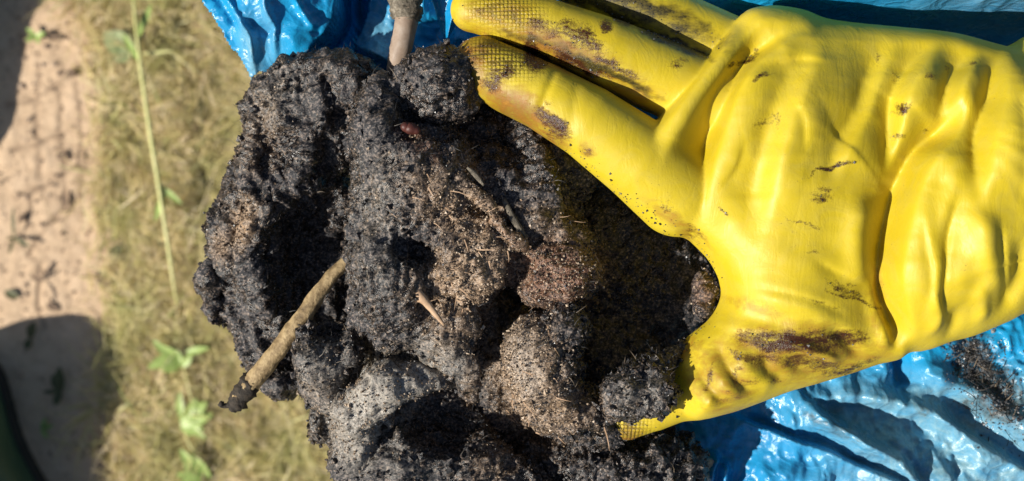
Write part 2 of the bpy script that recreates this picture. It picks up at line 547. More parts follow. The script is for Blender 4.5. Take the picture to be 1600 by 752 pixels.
# ------------------------------------------------------------------ the ground
def spacing(lo, hi, step, far):
    a = np.arange(lo, hi + 1e-6, step)
    out = [a]
    g, s = hi, step
    r = []
    while g < far:
        s *= 1.35; g += s; r.append(g)
    l = []
    g, s = lo, step
    while g > -far:
        s *= 1.35; g -= s; l.append(g)
    return np.concatenate([l[::-1], a, r])


def edge_x(Y):
    """where the bare sand gives way to turf (mm), from the photo's line at px 140..180"""
    p = np.stack([Y, Y * 0, Y * 0], 1)
    py = 376 - Y / (S * (D + ZH) / D)
    base = np.interp(py, [0, 100, 200, 300, 400, 480, 560, 640, 690, 752], [125, 150, 158, 165, 168, 172, 170, 150, 160, 200])
    return (base - 800) * S * (D + ZH) / D + 6 * fbm(p, 30, 3, seed=5)


def build_ground():
    gx = spacing(-470, -230, 1.6, 80000)
    gy = spacing(-240, 240, 1.6, 80000)
    X, Y = np.meshgrid(gx, gy, indexing='ij')
    sh = X.shape
    x, y = X.ravel(), Y.ravel()
    p = np.stack([x, y, 0 * x], 1)
    near = np.exp(-((x + 340) / 500) ** 2 - (y / 500) ** 2)
    turf = sstep(-6, 8, x - edge_x(y) + 5 * fbm(p, 12, 3, seed=9))
    turf = np.where(x < -1200, sstep(-0.1, 0.2, fbm(p / 1000, 2.5, 3, seed=14)) , turf)
    # thin shadow lines darkened and grooved into the sand
    shade_line = np.zeros_like(x)
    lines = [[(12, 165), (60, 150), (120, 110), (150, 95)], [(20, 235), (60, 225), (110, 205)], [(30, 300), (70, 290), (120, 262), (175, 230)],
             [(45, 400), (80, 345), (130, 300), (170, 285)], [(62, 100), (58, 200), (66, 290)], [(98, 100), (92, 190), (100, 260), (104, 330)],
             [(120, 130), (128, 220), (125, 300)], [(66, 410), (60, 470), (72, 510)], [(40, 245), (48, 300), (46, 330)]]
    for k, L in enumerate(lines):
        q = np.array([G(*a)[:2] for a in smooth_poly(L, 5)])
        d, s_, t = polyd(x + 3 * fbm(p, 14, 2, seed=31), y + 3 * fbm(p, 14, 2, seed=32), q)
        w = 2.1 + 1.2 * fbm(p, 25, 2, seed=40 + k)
        shade_line = np.maximum(shade_line, np.exp(-(d / np.maximum(w, 0.6)) ** 2) * sstep(-0.8, 0.1, fbm(p, 18, 2, seed=50 + k)))
    z = near * (3.0 * fbm(p, 60, 4, seed=1) + 0.9 * fbm(p, 7, 3, seed=2)) - 1.0 * shade_line * near
    v = np.stack([x, y, z - ZH], 1)
    nx, ny = sh
    i = np.arange(nx * ny).reshape(sh)
    f = np.stack([i[:-1, :-1], i[1:, :-1], i[1:, 1:], i[:-1, 1:]], -1).reshape(-1, 4)
    o = mesh('ground', v, f, M_GROUND, attrs={'turf': turf, 'shade_line': shade_line}, origin=(0, 0, -ZH))
    tag(o, kind='structure')


def build_sand_grit():
    r0 = np.random.default_rng(15)
    n = 2500
    x = r0.uniform(-460, -290, n); y = r0.uniform(-230, 230, n)
    V, F = grains(np.stack([x, y, np.full(n, -ZH + 0.4) + 2.4 * fbm(np.stack([x, y, 0 * x], 1), 60, 4, seed=1)], 1), r0.gamma(1.6, 0.4, n) + 0.25, r0)
    o = mesh('sand_grit', V, F, M_SANDGRIT, smooth=False, origin=(0, 0, -ZH))
    tag(o, 'scattered small pebbles and grit on the bare sand', 'grit', kind='stuff')


def blades(base, ang, lean, length, width, curl, wob):
    """one strip of three quads per blade"""
    n = len(base)
    dx, dy = np.cos(ang), np.sin(ang)
    verts = []
    for k, t in enumerate((0.0, 0.35, 0.7, 1.0)):
        run = length * lean * t
        bend = curl * length * t * t
        h = length * np.sqrt(np.maximum(1 - lean ** 2, 0.02)) * t * (1 - 0.45 * t)
        cx = base[:, 0] + dx * run - dy * bend; cy = base[:, 1] + dy * run + dx * bend
        w = width * (1.0, 0.9, 0.65, 0.12)[k] / 2
        tw = wob * t
        wx, wy, wz = -dy * np.cos(tw) * w, dx * np.cos(tw) * w, np.sin(tw) * w
        z = base[:, 2] + h
        verts.append(np.stack([cx - wx, cy - wy, z - wz], 1)); verts.append(np.stack([cx + wx, cy + wy, z + wz], 1))
    V = np.stack(verts, 1).reshape(-1, 3)
    o = (np.arange(n) * 8)[:, None]
    F = np.concatenate([o + np.array([[0, 1, 3, 2]]), o + np.array([[2, 3, 5, 4]]), o + np.array([[4, 5, 7, 6]])], 0)
    return V, F


def build_grass():
    n = 95000
    x = rng.uniform(-410, 420, n); y = rng.uniform(-330, 330, n)
    # thick where the photo sees it, thinner under the bag
    keep = (x > edge_x(y) - 5 + rng.exponential(9, n) * rng.choice([1, -0.6], n)) & ((x < -60) | (rng.random(n) < 0.55))
    x, y = x[keep], y[keep]
    p = np.stack([x, y, 0 * x], 1)
    dens = fbm(p, 26, 3, seed=21)
    k2 = rng.random(len(x)) < 0.62 + 0.7 * dens
    x, y, p = x[k2], y[k2], p[k2]
    n = len(x)
    flow = 2.6 * fbm(p, 55, 2, seed=23) * math.pi
    ang = flow + rng.normal(0, 0.9, n)
    V, F = blades(np.stack([x, y, np.full(n, -ZH + 0.5)], 1), ang, np.clip(rng.normal(0.86, 0.12, n), 0.3, 0.985),
                  rng.gamma(5, 4.2, n) + 6, rng.uniform(0.5, 1.5, n), rng.normal(0, 0.3, n), rng.normal(0, 0.9, n))
    o = mesh('grass', V, F, M_TURF, smooth=False, origin=(0, 0, -ZH))
    tag(o, 'dry olive and straw coloured turf beside the bare sand', 'grass', kind='stuff')


# ------------------------------------------------------------------ plants, scraps and boots on the ground
def leaf_mesh(c, ang, L, wid, up=2.0, cup=0.25, n=7, tilt=0.25, lobes=0.0):
    """pointed blade of a leaf with a folded midrib; c in mm"""
    V, F = [], []
    for i in range(n + 1):
        t = i / n
        w = wid * (math.sin(math.pi * min(t * 0.93 + 0.05, 1)) ** 0.8) / 2 * (1 + lobes * math.sin(t * 22))
        for j, s in enumerate((-1, -0.5, 0, 0.5, 1)):
            a = t * L
            V.append((c[0] + math.cos(ang) * a - math.sin(ang) * s * w, c[1] + math.sin(ang) * a + math.cos(ang) * s * w,
                      c[2] + up + tilt * a - 0.5 * tilt * a * t + cup * abs(s) * w))
    for i in range(n):
        for j in range(4):
            a = i * 5 + j
            F.append((a, a + 1, a + 6, a + 5))
    # underside, so that a leaf has a body
    m = len(V)
    V += [(x, y, z - 0.35) for x, y, z in V]
    F += [tuple(m + k for k in f[::-1]) for f in F]
    return V, F


def tube_mesh(pts, sides=8, rough=0.0, seed=0, cap=True, flat=1.0):
    """tube through (x, y, z, r) mm"""
    P = smooth_poly(pts, 5)
    V, F = [], []
    r0 = np.random.default_rng(seed)
    n = len(P)
    for i in range(n):
        t = P[min(i + 1, n - 1), :3] - P[max(i - 1, 0), :3]
        t /= np.linalg.norm(t) + 1e-9
        u = np.cross(t, (0, 0, 1.0)); u = u / (np.linalg.norm(u) + 1e-9) if np.linalg.norm(u) > 1e-3 else np.array([1.0, 0, 0])
        w = np.cross(u, t)
        for k in range(sides):
            a = 2 * math.pi * k / sides
            r = P[i, 3] * (1 + rough * r0.normal())
            V.append(P[i, :3] + r * (math.cos(a) * u + flat * math.sin(a) * w))
    for i in range(n - 1):
        for k in range(sides):
            a, b = i * sides + k, i * sides + (k + 1) % sides
            F.append((a, b, b + sides, a + sides))
    if cap:
        F.append(tuple(range(sides))[::-1]); F.append(tuple(range((n - 1) * sides, n * sides)))
    return np.array(V), F


def build_plants():
    # the long flowering stalk lying over the turf
    root = empty('grass_stalk', G(276, 470))
    V, F = tube_mesh([(*G(276, 475, 6), 1.0), (*G(262, 380, 20), 1.5), (*G(248, 290, 26), 1.7), (*G(232, 190, 30), 1.7), (*G(218, 90, 30), 1.5), (*G(209, 5, 26), 1.2), (*G(205, -60, 20), 0.8)], 6)
    mesh('stem', V, F, M_STALK, root)
    for (a, b, an, L, w) in [(217, 95, 2.1, 26, 5), (216, 60, 1.2, 30, 6), (250, 290, -0.7, 24, 5), (258, 300, -1.9, 26, 5), (222, 85, 0.1, 26, 2.4)]:
        V, F = leaf_mesh(G(a, b, 22), an, L, w, tilt=-0.1)
        mesh('leaf', V, F, M_LEAF if w > 3 else M_STALK, root)
    tag(root, 'long pale green stalk lying across the dry turf', 'stalk')
    # round leaf near the top
    root = empty('broadleaf_weed', G(205, 88))
    for (an, L, w) in [(2.55, 30, 21), (2.0, 22, 10), (3.5, 18, 9)]:
        V, F = leaf_mesh(G(210, 84, 8), an, L, w, tilt=0.05, cup=0.15)
        mesh('leaf', V, F, M_WEED, root)
    tag(root, 'weed with a broad grey green leaf near the top of the long stalk', 'weed')
    # leafy weed half way down, another at the bottom edge
    for (cx, cy, lab, k) in [(285, 560, 'bright green leafy weed in the turf beneath the hanging twig', 0), (288, 655, 'thin green weed sprig growing below the leafy weed', 1), (322, 738, 'pale broad leaved weed at the bottom edge of the turf', 2)]:
        root = empty('turf_weed', G(cx, cy))
        r0 = np.random.default_rng(70 + k)
        for i in range((9, 7, 6)[k]):
            V, F = leaf_mesh(G(cx + r0.normal(0, 5), cy + r0.normal(0, 9), 6), (2.4, 1.2, 2.0)[k] + r0.normal(0, 1.3), r0.uniform(14, 30), r0.uniform(6, 12) if k < 2 else r0.uniform(8, 13), tilt=0.35)
            mesh('leaf', V, F, M_LEAF, root)
        V, F = tube_mesh([(*G(cx, cy, 0), 0.8), (*G(cx + 8, cy + 40, 12), 0.8), (*G(cx + 30, cy + 120 if k == 0 else cy + 60, 9), 0.5)], 5)
        mesh('stem', V, F, M_STALK, root)
        tag(root, lab, 'weed', group='weeds growing in the turf')
    # seedlings on the sand
    for (cx, cy, lab, m, leaves) in [
        (58, 58, 'small green seedling in the sand near the top left shadow', M_LEAF, [(0.3, 9, 5), (2.4, 10, 5), (3.6, 9, 5), (5.2, 7, 4)]),
        (48, 528, 'dark green seedling at the edge of the shadow on the sand', M_DKLEAF, [(1.2, 15, 8), (4.6, 10, 7)]),
        (96, 612, 'dark seedling inside the shadow on the sand', M_DKLEAF, [(1.5, 22, 9), (1.9, 16, 8), (4.4, 12, 7), (3.1, 14, 4)]),
        (24, 372, 'dark thin leaved seedling near the left edge of the sand', M_DKLEAF, [(1.5, 26, 3), (-0.45, 17, 4), (4.5, 14, 3), (3.3, 6, 3)]),
        (60, 440, 'dry brownish seedling on the sand above the shadow edge', M_BROWN, [(1.3, 15, 2.6), (2.2, 9, 3), (0.6, 12, 2), (4.85, 26, 2)]),
        (66, 668, 'bright seedling on the sand corner below the shadow', M_LEAF, [(0.2, 12, 4), (1.0, 10, 4), (5.4, 11, 4)])]:
        root = empty('seedling', G(cx, cy))
        for an, L, w in leaves:
            V, F = leaf_mesh(G(cx, cy, 2), an, L, w, tilt=0.45)
            mesh('leaf', V, F, m, root)
        V, F = tube_mesh([(*G(cx, cy, -1), 0.7), (*G(cx, cy, 3), 0.6)], 5)
        mesh('stem', V, F, m, root)
        tag(root, lab, 'seedling', group='seedlings on the bare sand')
    # scraps lying on the sand
    scraps = [(98, 243, 10, 8, 0.4, 'round brown scrap on the sand right of a small upright sliver'[:0] or 'round brown leaf scrap in the middle of the sand'),
              (124, 244, 12, 3.5, 1.5, 'narrow upright brown sliver beside the round scrap'),
              (102, 312, 15, 5, 1.6, 'long brown leaf scrap below the round scrap'),
              (38, 340, 10, 7, 0.6, 'brown leaf scrap above the dark thin leaved seedling'),
              (112, 115, 9, 6, 1.2, 'small dark scrap in the upper sand below the green seedling'),
              (88, 60, 14, 4, -0.25, 'dark sliver standing in for the shadow of the small green seedling'),  # flat sliver placed as the seedling's cast shadow
              (158, 432, 13, 6, 1.4, 'oval brown leaf at the turf edge of the sand'),
              (84, 480, 13, 6, -0.5, 'curled brown leaf on the sand just above the shadow'),
              (20, 460, 13, 8, -0.4, 'dark leaf scrap near the left edge of the sand'),
              (182, 392, 14, 9, 0.7, 'dark leaf clump at the turf edge above the oval brown leaf')]
    for k, (cx, cy, L, w, an, lab) in enumerate(scraps):
        c = G(cx, cy, 0.3) - np.array([math.cos(an), math.sin(an), 0]) * L / 2
        V, F = leaf_mesh(c, an, L, w, up=1.6, tilt=0.04, cup=0.35)
        o = mesh('leaf_scrap', V, F, M_BROWN if k not in (8, 9) else M_DKLEAF)
        tag(o, lab, 'leaf', group='leaf scraps on the bare sand')


def build_boot(cx, cy, L, wid, ang, tall, rise, lab):
    """rubber boot seen from above: foot with a rounded toe, shaft rising at the heel end; toe at (cx, cy)"""
    root = empty('rubber_boot', G(cx, cy))
    toe = G(cx, cy)
    lo, ax = grid3((toe[0] - L - 20, toe[1] - L - 20, -ZH - 4), (toe[0] + L + 20, toe[1] + L + 20, -ZH + tall + 20), 3.0)
    X = ax[0][:, None, None] - toe[0]; Y = ax[1][None, :, None] - toe[1]; Z = ax[2][None, None, :] + ZH
    a = -(X * math.cos(ang) + Y * math.sin(ang)); b = -X * math.sin(ang) + Y * math.cos(ang)
    hw = wid / 2 * (1 - 0.16 * np.exp(-((a - 0.62 * L) / (0.18 * L)) ** 2))
    foot = ((np.clip(np.abs(a - L / 2) - (L / 2 - hw), 0, None) ** 2 + b ** 2) ** 0.5 - hw)
    top = 52 + rise * sstep(0.25 * L, 0.72 * L, a)
    fz = Z - top
    f = np.maximum(foot, np.maximum(fz, 14 - Z))
    f = np.sqrt(np.clip(foot + 26, 0, None) ** 2 + np.clip(fz + 26, 0, None) ** 2) - 26
    f = np.maximum(f, 12 - Z)
    shaft = np.sqrt(((a - 0.76 * L) / 1.12) ** 2 + b ** 2) - (0.53 * wid + 0.03 * (Z - 60))
    shaft = np.maximum(shaft, np.maximum(Z - tall, 40 - Z))
    f = smin(f, shaft, 22)
    inner = np.maximum(np.sqrt(((a - 0.76 * L) / 1.12) ** 2 + b ** 2) - (0.53 * wid + 0.03 * (Z - 60) - 7), 45 - Z)
    f = np.maximum(f, -inner)
    v, q = surface_nets(f, lo, 3.0); v = relax(v, q, 2)
    mesh('upper', v, q, M_BOOT, root)
    s = np.maximum(foot - 3, np.maximum(Z - 15, 1 - Z)) + 0 * Z
    v, q = surface_nets(s.astype(np.float32), lo, 3.0); v = relax(v, q, 1)
    mesh('sole', v, q, M_SOLE, root)
    tag(root, lab, 'boot', group='dark rubber boots at the left edge')


# ------------------------------------------------------------------ the blue bag
BAG_OUT = [(305, -140), (318, -10), (333, 22), (350, 52), (368, 76), (384, 104), (397, 136), (412, 118), (440, 130), (560, 220), (760, 480), (1000, 650),
           (1078, 690), (1092, 720), (1085, 900), (1640, 900), (1700, 820), (1740, 600), (1740, 100), (1690, -140)]


def bag_height(px, py):
    p = np.stack([px, py, 0 * px], 1)
    wx = px + 13 * fbm(p, 120, 2, seed=61); wy = py + 13 * fbm(p, 120, 2, seed=62)
    z = np.full(px.shape, -50.0)
    # base shape: high upper left lobe, low behind the lumps, high again at the lower right
    z += 24 * np.exp(-((px - 420) / 130) ** 2 - ((py + 10) / 130) ** 2)
    z += 10 * sstep(1050, 1500, px) * sstep(450, 700, py)
    z -= 16 * np.exp(-((px - 1400) / 420) ** 2) * sstep(70, -10, py) * 0
    z += 78 * sstep(72, 8, py) * sstep(1040, 1180, px)
    z -= 8 * sstep(5, 70, py) * sstep(200, 70, py) * sstep(1000, 1150, px)

    def step(poly, up, wup, down, wdown, soft=3.0, t0=0.0, t1=1.0):
        """sharp fold edge: high on the left of the walk, low on its right"""
        nonlocal z
        d, s, t = polyd(wx, wy, smooth_poly(poly, 5))
        s = s * d
        tp = sstep(t0 - 0.001, t0 + 0.18, t) * (1 - sstep(t1 - 0.18, t1 + 0.001, t))
        m = sstep(-soft, soft, s)
        z = z + tp * (m * up * np.exp(-np.clip(s, 0, None) / wup) - (1 - m) * down * np.exp(-np.clip(-s, 0, None) / wdown))

    def ridge(poly, a, w):
        nonlocal z
        d, s, t = polyd(wx, wy, smooth_poly(poly, 5))
        z = z + a * np.exp(-(d / w) ** 2) * sstep(0, 0.15, t) * (1 - sstep(0.85, 1, t))

    # mouth of the bag: dark gap right of the upper left lobe
    step([(520, -150), (530, -20), (522, 40), (500, 85), (470, 140)], 10, 80, 62, 55)
    step([(640, 130), (585, 92), (545, 70), (560, 30), (575, -30), (590, -150)], 22, 60, 20, 18)
    # creases in the upper left lobe
    ridge([(352, -30), (380, 30), (400, 70), (398, 120)], 4.5, 6)
    ridge([(430, -40), (428, 20), (440, 60), (436, 110)], 4.5, 6)
    ridge([(455, -20), (480, 30), (500, 60)], 3, 5)
    ridge([(395, 40), (420, 60), (445, 55)], -3, 8)
    ridge([(330, -40), (365, 20), (385, 60)], -2.5, 9)
    # long diagonal folds under the glove, lower right (walks keep the high side on the right)
    step([(1235, 600), (1290, 640), (1350, 684), (1400, 725), (1440, 780)], 5, 50, 10, 60, 12)
    step([(1130, 640), (1200, 664), (1270, 694), (1340, 726), (1420, 764)], 7, 40, 6, 18, 4)
    step([(1440, 640), (1510, 672), (1580, 720), (1640, 770)], 4, 50, 6, 40, 10)
    ridge([(1108, 800), (1112, 740), (1118, 705)], 12, 9)
    ridge([(1128, 800), (1134, 750), (1132, 715)], 9, 7)
    ridge([(1240, 640), (1310, 665), (1400, 715), (1480, 760)], 9, 24)
    ridge([(1250, 610), (1340, 612), (1420, 632), (1500, 665)], 8, 16)
    ridge([(1430, 560), (1500, 600), (1560, 640), (1640, 690)], 7, 20)
    ridge([(1405, 548), (1420, 580), (1424, 606)], -9, 13)
    ridge([(1180, 740), (1230, 735), (1300, 760)], 7, 20)
    # folds above the glove
    ridge([(1375, -40), (1385, 10), (1390, 40)], 9, 10)
    ridge([(1460, -40), (1468, 20), (1470, 45)], 9, 9)
    ridge([(1490, -40), (1496, 20), (1500, 45)], 7, 8)
    ridge([(1590, -40), (1580, 20), (1575, 50)], 8, 10)
    # crumples
    c = 0
    r0 = np.random.default_rng(11)
    for k in range(9):
        a = r0.uniform(0, math.pi); lam = r0.uniform(45, 150)
        q = (wx * math.cos(a) + wy * math.sin(a)) / lam + 0.55 * fbm(p, 110, 2, seed=80 + k)
        tri = np.abs((q % 1) - 0.5) * 2
        c = c + (tri - 0.4) * lam * 0.040 * sstep(-0.3, 0.5, fbm(p, 140, 2, seed=100 + k))
    for k in range(12):
        a = r0.uniform(0, math.pi); lam = r0.uniform(16, 52)
        q = (wx * math.cos(a) + wy * math.sin(a)) / lam + 1.3 * fbm(p, 60, 2, seed=180 + k)
        tri = np.abs((q % 1) - 0.5) * 2
        c = c + (np.clip(1 - tri * 1.6, 0, 1) - 0.3) * lam * 0.022 * sstep(0.0, 0.45, fbm(p, 75, 2, seed=200 + k))
    c = c * (1 - 0.45 * np.exp(-((px - 420) / 140) ** 2 - ((py - 20) / 140) ** 2))
    z = z + c + 1.2 * fbm(p, 70, 3, seed=120)
    return z


def build_bag():
    root = empty('plastic_bag', W(1200, 380, -75))
    st = 2.6
    gx = np.arange(300, 1745, st); gy = np.arange(-140, 902, st)
    PXg, PYg = np.meshgrid(gx, gy, indexing='ij')
    px, py = PXg.ravel(), PYg.ravel()
    p = np.stack([px, py, 0 * px], 1)
    jx = px + 7 * fbm(p, 25, 3, seed=131); jy = py + 7 * fbm(p, 25, 3, seed=132)
    ins = inside(jx, jy, BAG_OUT)
    z = bag_height(px, py)
    k = S * (D - (-45)) / D                       # the sheet keeps one scale throughout
    v = np.stack([(px - 800) * k, (376 - py) * k, z], 1)
    i = np.arange(len(px)).reshape(PXg.shape)
    f = np.stack([i[:-1, :-1], i[:-1, 1:], i[1:, 1:], i[1:, :-1]], -1).reshape(-1, 4)
    f = f[ins[f].all(1)]
    used = np.unique(f); rm = np.full(len(px), -1); rm[used] = np.arange(len(used))
    px, py = px[used], py[used]
    pale_blue = 0.98 * sstep(1120, 1380, px) * sstep(560, 640, py + 0.05 * (px - 1300)) + 0.55 * sstep(1250, 1500, px) * sstep(90, 30, py) \
        + 0.35 * np.exp(-((px - 435) / 14) ** 2) + 0.8 * np.exp(-((px - 595) / 40) ** 2 - ((py - 60) / 45) ** 2) \
        + 0.8 * np.exp(-((px - 402) / 18) ** 2 - ((py - 95) / 50) ** 2)
    pale_blue = pale_blue * (1 - 0.75 * np.exp(-((px - 1220) / 110) ** 2 - ((py - 720) / 55) ** 2))  # paler, greyer blue patches across the film
    soot = 0.95 * np.exp(-(((px - 1535) * 0.94 - (py - 580) * 0.3) / 46) ** 2 - (((py - 580) + (px - 1535) * -0.5) / 74) ** 2) \
        + 0.5 * np.exp(-((px - 1285) / 60) ** 2 - ((py - 660 - (px - 1285) * 0.45) / 14) ** 2) \
        + 0.42 * np.exp(-((px - 1580) / 60) ** 2 - ((py - 25) / 24) ** 2) + 0.4 * np.exp(-((px - 1460) / 90) ** 2 - ((py - 640) / 20) ** 2)
    o = mesh('bag_film', v[used], rm[f], M_BAG, root, attrs={'pale_blue': np.clip(pale_blue, 0, 1), 'soot': np.clip(soot, 0, 1)})
    sm = o.modifiers.new('film', 'SOLIDIFY'); sm.thickness = 0.0003
    # bright flap that hangs over the mouth, left of the fingertips
    V, F = [], []
    n = 16
    for i_ in range(n + 1):
        t = i_ / n
        a = np.array([655 + 38 * t, -60 + 122 * t]); b = np.array([770 - 66 * t, -70 + 126 * t])
        for j in range(13):
            u = j / 12
            q = a * (1 - u) + b * u
            zz = -16 + 10 * math.sin(math.pi * u) - 10 * t + 3.5 * math.sin(u * 9 + t * 2) * (1 - t * 0.6)
            V.append(W(q[0], q[1], zz))
    for i_ in range(n):
        for j in range(12):
            a = i_ * 13 + j
            F.append((a, a + 13, a + 14, a + 1))
    o = mesh('bag_flap', np.array(V), F, M_BAG, root)
    sm = o.modifiers.new('film', 'SOLIDIFY'); sm.thickness = 0.0004
    o.modifiers.new('soft', 'SUBSURF').render_levels = 2
    # crumbs of dirt stuck on the film, lower right
    r0 = np.random.default_rng(5)
    N = 1500
    qx = 1535 + r0.normal(0, 24, N) + 0; qy = 585 + r0.normal(0, 40, N)
    qx += (qy - 585) * 0.35
    zb = bag_height(qx, qy)
    cen = np.stack([(qx - 800) * k, (376 - qy) * k, zb + 0.3], 1)
    V, F = grains(cen, r0.gamma(2.2, 0.12, N) + 0.10, r0)
    o = mesh('dirt_crumbs', V, F, M_GRAIN, root, smooth=False); tag(o, kind='stuff')
    n2 = 150
    b = np.stack([cen[:n2, 0], cen[:n2, 1], cen[:n2, 2]], 1)
    V, F = blades(b, r0.uniform(0, 6.28, n2), np.full(n2, 0.95), r0.uniform(3, 11, n2), r0.uniform(0.2, 0.5, n2), r0.normal(0, 0.3, n2), r0.normal(0, 0.5, n2))
    o = mesh('dirt_fibres', V, F, M_FIBRE, root, smooth=False); tag(o, kind='stuff')
    tag(root, 'crumpled blue plastic bag smeared with dirt beneath the glove', 'plastic bag')


# ------------------------------------------------------------------ grit and fibres
OCT = np.array([[1, 0, 0], [-1, 0, 0], [0, 1, 0], [0, -1, 0], [0, 0, 1], [0, 0, -1]], float)
OCF = np.array([[0, 2, 4], [2, 1, 4], [1, 3, 4], [3, 0, 4], [2, 0, 5], [1, 2, 5], [3, 1, 5], [0, 3, 5]])


def grains(cen, size, r0):
    n = len(cen)
    sc = size[:, None, None] * r0.uniform(0.55, 1.3, (n, 6, 1))
    q = r0.normal(size=(n, 3, 3))
    q, _ = np.linalg.qr(q)
    v = np.einsum('nij,kj->nki', q, OCT) * sc + cen[:, None, :]
    f = (np.arange(n) * 6)[:, None, None] + OCF[None]
    return v.reshape(-1, 3), f.reshape(-1, 3)


def paint(px, py, spots):
    r = np.zeros_like(px)
    for (cx, cy, rx, ry, ang, a) in spots:
        c, s = math.cos(math.radians(ang)), math.sin(math.radians(ang))
        u = (px - cx) * c + (py - cy) * s; w = -(px - cx) * s + (py - cy) * c
        r = np.maximum(r, a * np.exp(-((u / rx) ** 2 + (w / ry) ** 2) ** 1.5))
    return r


SOIL = [(745, 345, 120, 48, 35, .95), (730, 440, 60, 80, 70, 1.0), (700, 520, 35, 40, 0, .5), (825, 585, 60, 100, -10, .9), (860, 640, 80, 44, 10, .7), (380, 350, 22, 42, 15, .9),
        (345, 385, 16, 26, 0, .7), (740, 265, 40, 14, 35, .6), (735, 590, 14, 40, 0, .45), (410, 210, 30, 80, 10, .3), (870, 360, 60, 40, 40, .35),
        (500, 610, 30, 30, 0, .25), (770, 730, 40, 40, 0, .4)]
PALE = [(510, 580, 44, 70, 0, .4), (580, 625, 80, 56, -35, 1.05), (640, 590, 62, 32, 0, .95), (556, 695, 36, 46, -10, .9), (630, 720, 50, 40, 0, .3), (520, 620, 22, 40, -15, .4), (430, 150, 40, 60, 20, .2), (1000, 615, 50, 40, 0, .22), (590, 330, 40, 120, 5, .18), (690, 560, 60, 30, 30, .4), (820, 570, 30, 70, -15, .4)]
RUST = [(870, 425, 70, 48, 0, 1.05), (660, 225, 40, 18, 40, .5), (790, 360, 50, 20, 40, .4), (1100, 455, 20, 30, 0, .45)]


def clump(name, box, h, build, label, cat, seed, amp=(3.2, 1.5, 0.7), lam=(26, 8, 2.6), ngrain=2500, nfib=500, smooth=1, group='blackened clumps held in the glove'):
    zlo, zhi = box[4], box[5]
    a = W(box[0], box[3], zlo); b = W(box[2], box[1], zlo)
    lo, ax = grid3((a[0] - 4, a[1] - 4, zlo), (b[0] + 4, b[1] + 4, zhi), h)
    v, q = surface_nets(build(ax), lo, h)
    v = relax(v, q, smooth)
    n = normals(v, q)
    d = amp[0] * fbm(v, lam[0], 3, seed=seed) + amp[1] * fbm(v, lam[1], 3, seed=seed + 7, ridged=True) + amp[2] * fbm(v, lam[2], 2, seed=seed + 13)
    d = d + 0.55 * amp[1] * fbm(v, 0.5 * lam[1], 2, seed=seed + 31, ridged=True)
    q3 = v + 5 * np.stack([fbm(v, 16, 2, seed=seed + 41), fbm(v, 16, 2, seed=seed + 42), fbm(v, 16, 2, seed=seed + 43)], 1)
    d = d + 0.5 * amp[0] * (fbm(q3, 0.55 * lam[0], 2, seed=seed + 44, ridged=True) - 0.2)
    # matted strands: noise stretched along one way
    ang = 1.1 + 1.2 * fbm(v, 60, 1, seed=seed + 20)
    u = v[:, 0] * np.cos(ang) + v[:, 1] * np.sin(ang); w = -v[:, 0] * np.sin(ang) + v[:, 1] * np.cos(ang)
    d = d + 0.9 * amp[1] * fbm(np.stack([u / 6, w, v[:, 2]], 1), 2.0, 2, seed=seed + 21) \
        + 0.45 * amp[1] * fbm(np.stack([u / 3, w, v[:, 2]], 1), 5.5, 2, seed=seed + 22, ridged=True)
    v = v + n * d[:, None]
    n = normals(v, q)
    px, py = PX(v)
    at = {'soil': paint(px, py, SOIL), 'pale': paint(px, py, PALE), 'rust': paint(px, py, RUST)}
    o = mesh(name, v, q, M_CLUMP, attrs=at)
    tag(o, label, cat, group=group)
    r0 = np.random.default_rng(seed)
    up = np.nonzero(n[:, 2] > -0.1)[0]
    k = r0.choice(up, min(ngrain, len(up)))
    k = k[:len(k) // 2]
    V, F = grains(v[k] + n[k] * 0.2 + r0.normal(0, 0.25, (len(k), 3)), r0.gamma(3, 0.065, len(k)) + 0.08, r0)
    g = mesh('grit', V, F, M_GRAIN, o, smooth=False); tag(g, kind='stuff')
    k = r0.choice(up[(at['soil'] + at['pale'] + at['rust'])[up] < 0.35], ngrain // 9)
    V, F = grains(v[k] + n[k] * 0.5, np.minimum(r0.gamma(1.6, 0.42, len(k)) + 0.3, 2.3), r0)
    g = mesh('crumbs', V, F, M_CLUMP, o, smooth=False); tag(g, kind='stuff')
    us = up[r0.random(len(up)) < at['soil'][up]]
    if len(us) > 1500:
        nf = min(len(us) // 90, 110)
        k = r0.choice(us, nf)
        V, F = blades(v[k] + n[k] * 0.6, -0.8 + r0.normal(0, 0.55, nf), np.clip(r0.normal(0.975, 0.02, nf), 0.9, 0.995), r0.gamma(3, 1.3, nf) + 1.5, r0.uniform(0.2, 0.6, nf), r0.normal(0, 0.2, nf), r0.normal(0, 0.5, nf))
        g = mesh('straw_fibres', V, F, M_STRAW, o, smooth=False); tag(g, kind='stuff')
    s = np.maximum(np.maximum(at['soil'], at['rust']), 0.4 * at['pale'])
    up2 = up[r0.random(len(up)) < 0.8 * s[up]]
    if len(up2) > 200:
        k = r0.choice(up2, min(int(ngrain * 1.3), len(up2)))
        V, F = grains(v[k] + n[k] * 0.25 + r0.normal(0, 0.3, (len(k), 3)), r0.gamma(3, 0.085, len(k)) + 0.08, r0)
        g = mesh('sand_grains', V, F, M_TAN, o, smooth=False); tag(g, kind='stuff')
    nfib //= 2
    k = r0.choice(up, nfib)
    ln = r0.gamma(3, 0.8, nfib) + 1.2
    V, F = blades(v[k] + n[k] * 0.2, ang[k] + r0.normal(0, 0.9, nfib), np.clip(r0.normal(0.95, 0.05, nfib), 0.75, 0.99), ln, r0.uniform(0.1, 0.26, nfib), r0.normal(0, 0.35, nfib), r0.normal(0, 0.6, nfib))
    g = mesh('fibres', V, F, M_FIBRE, o, smooth=False); tag(g, kind='stuff')
    return o


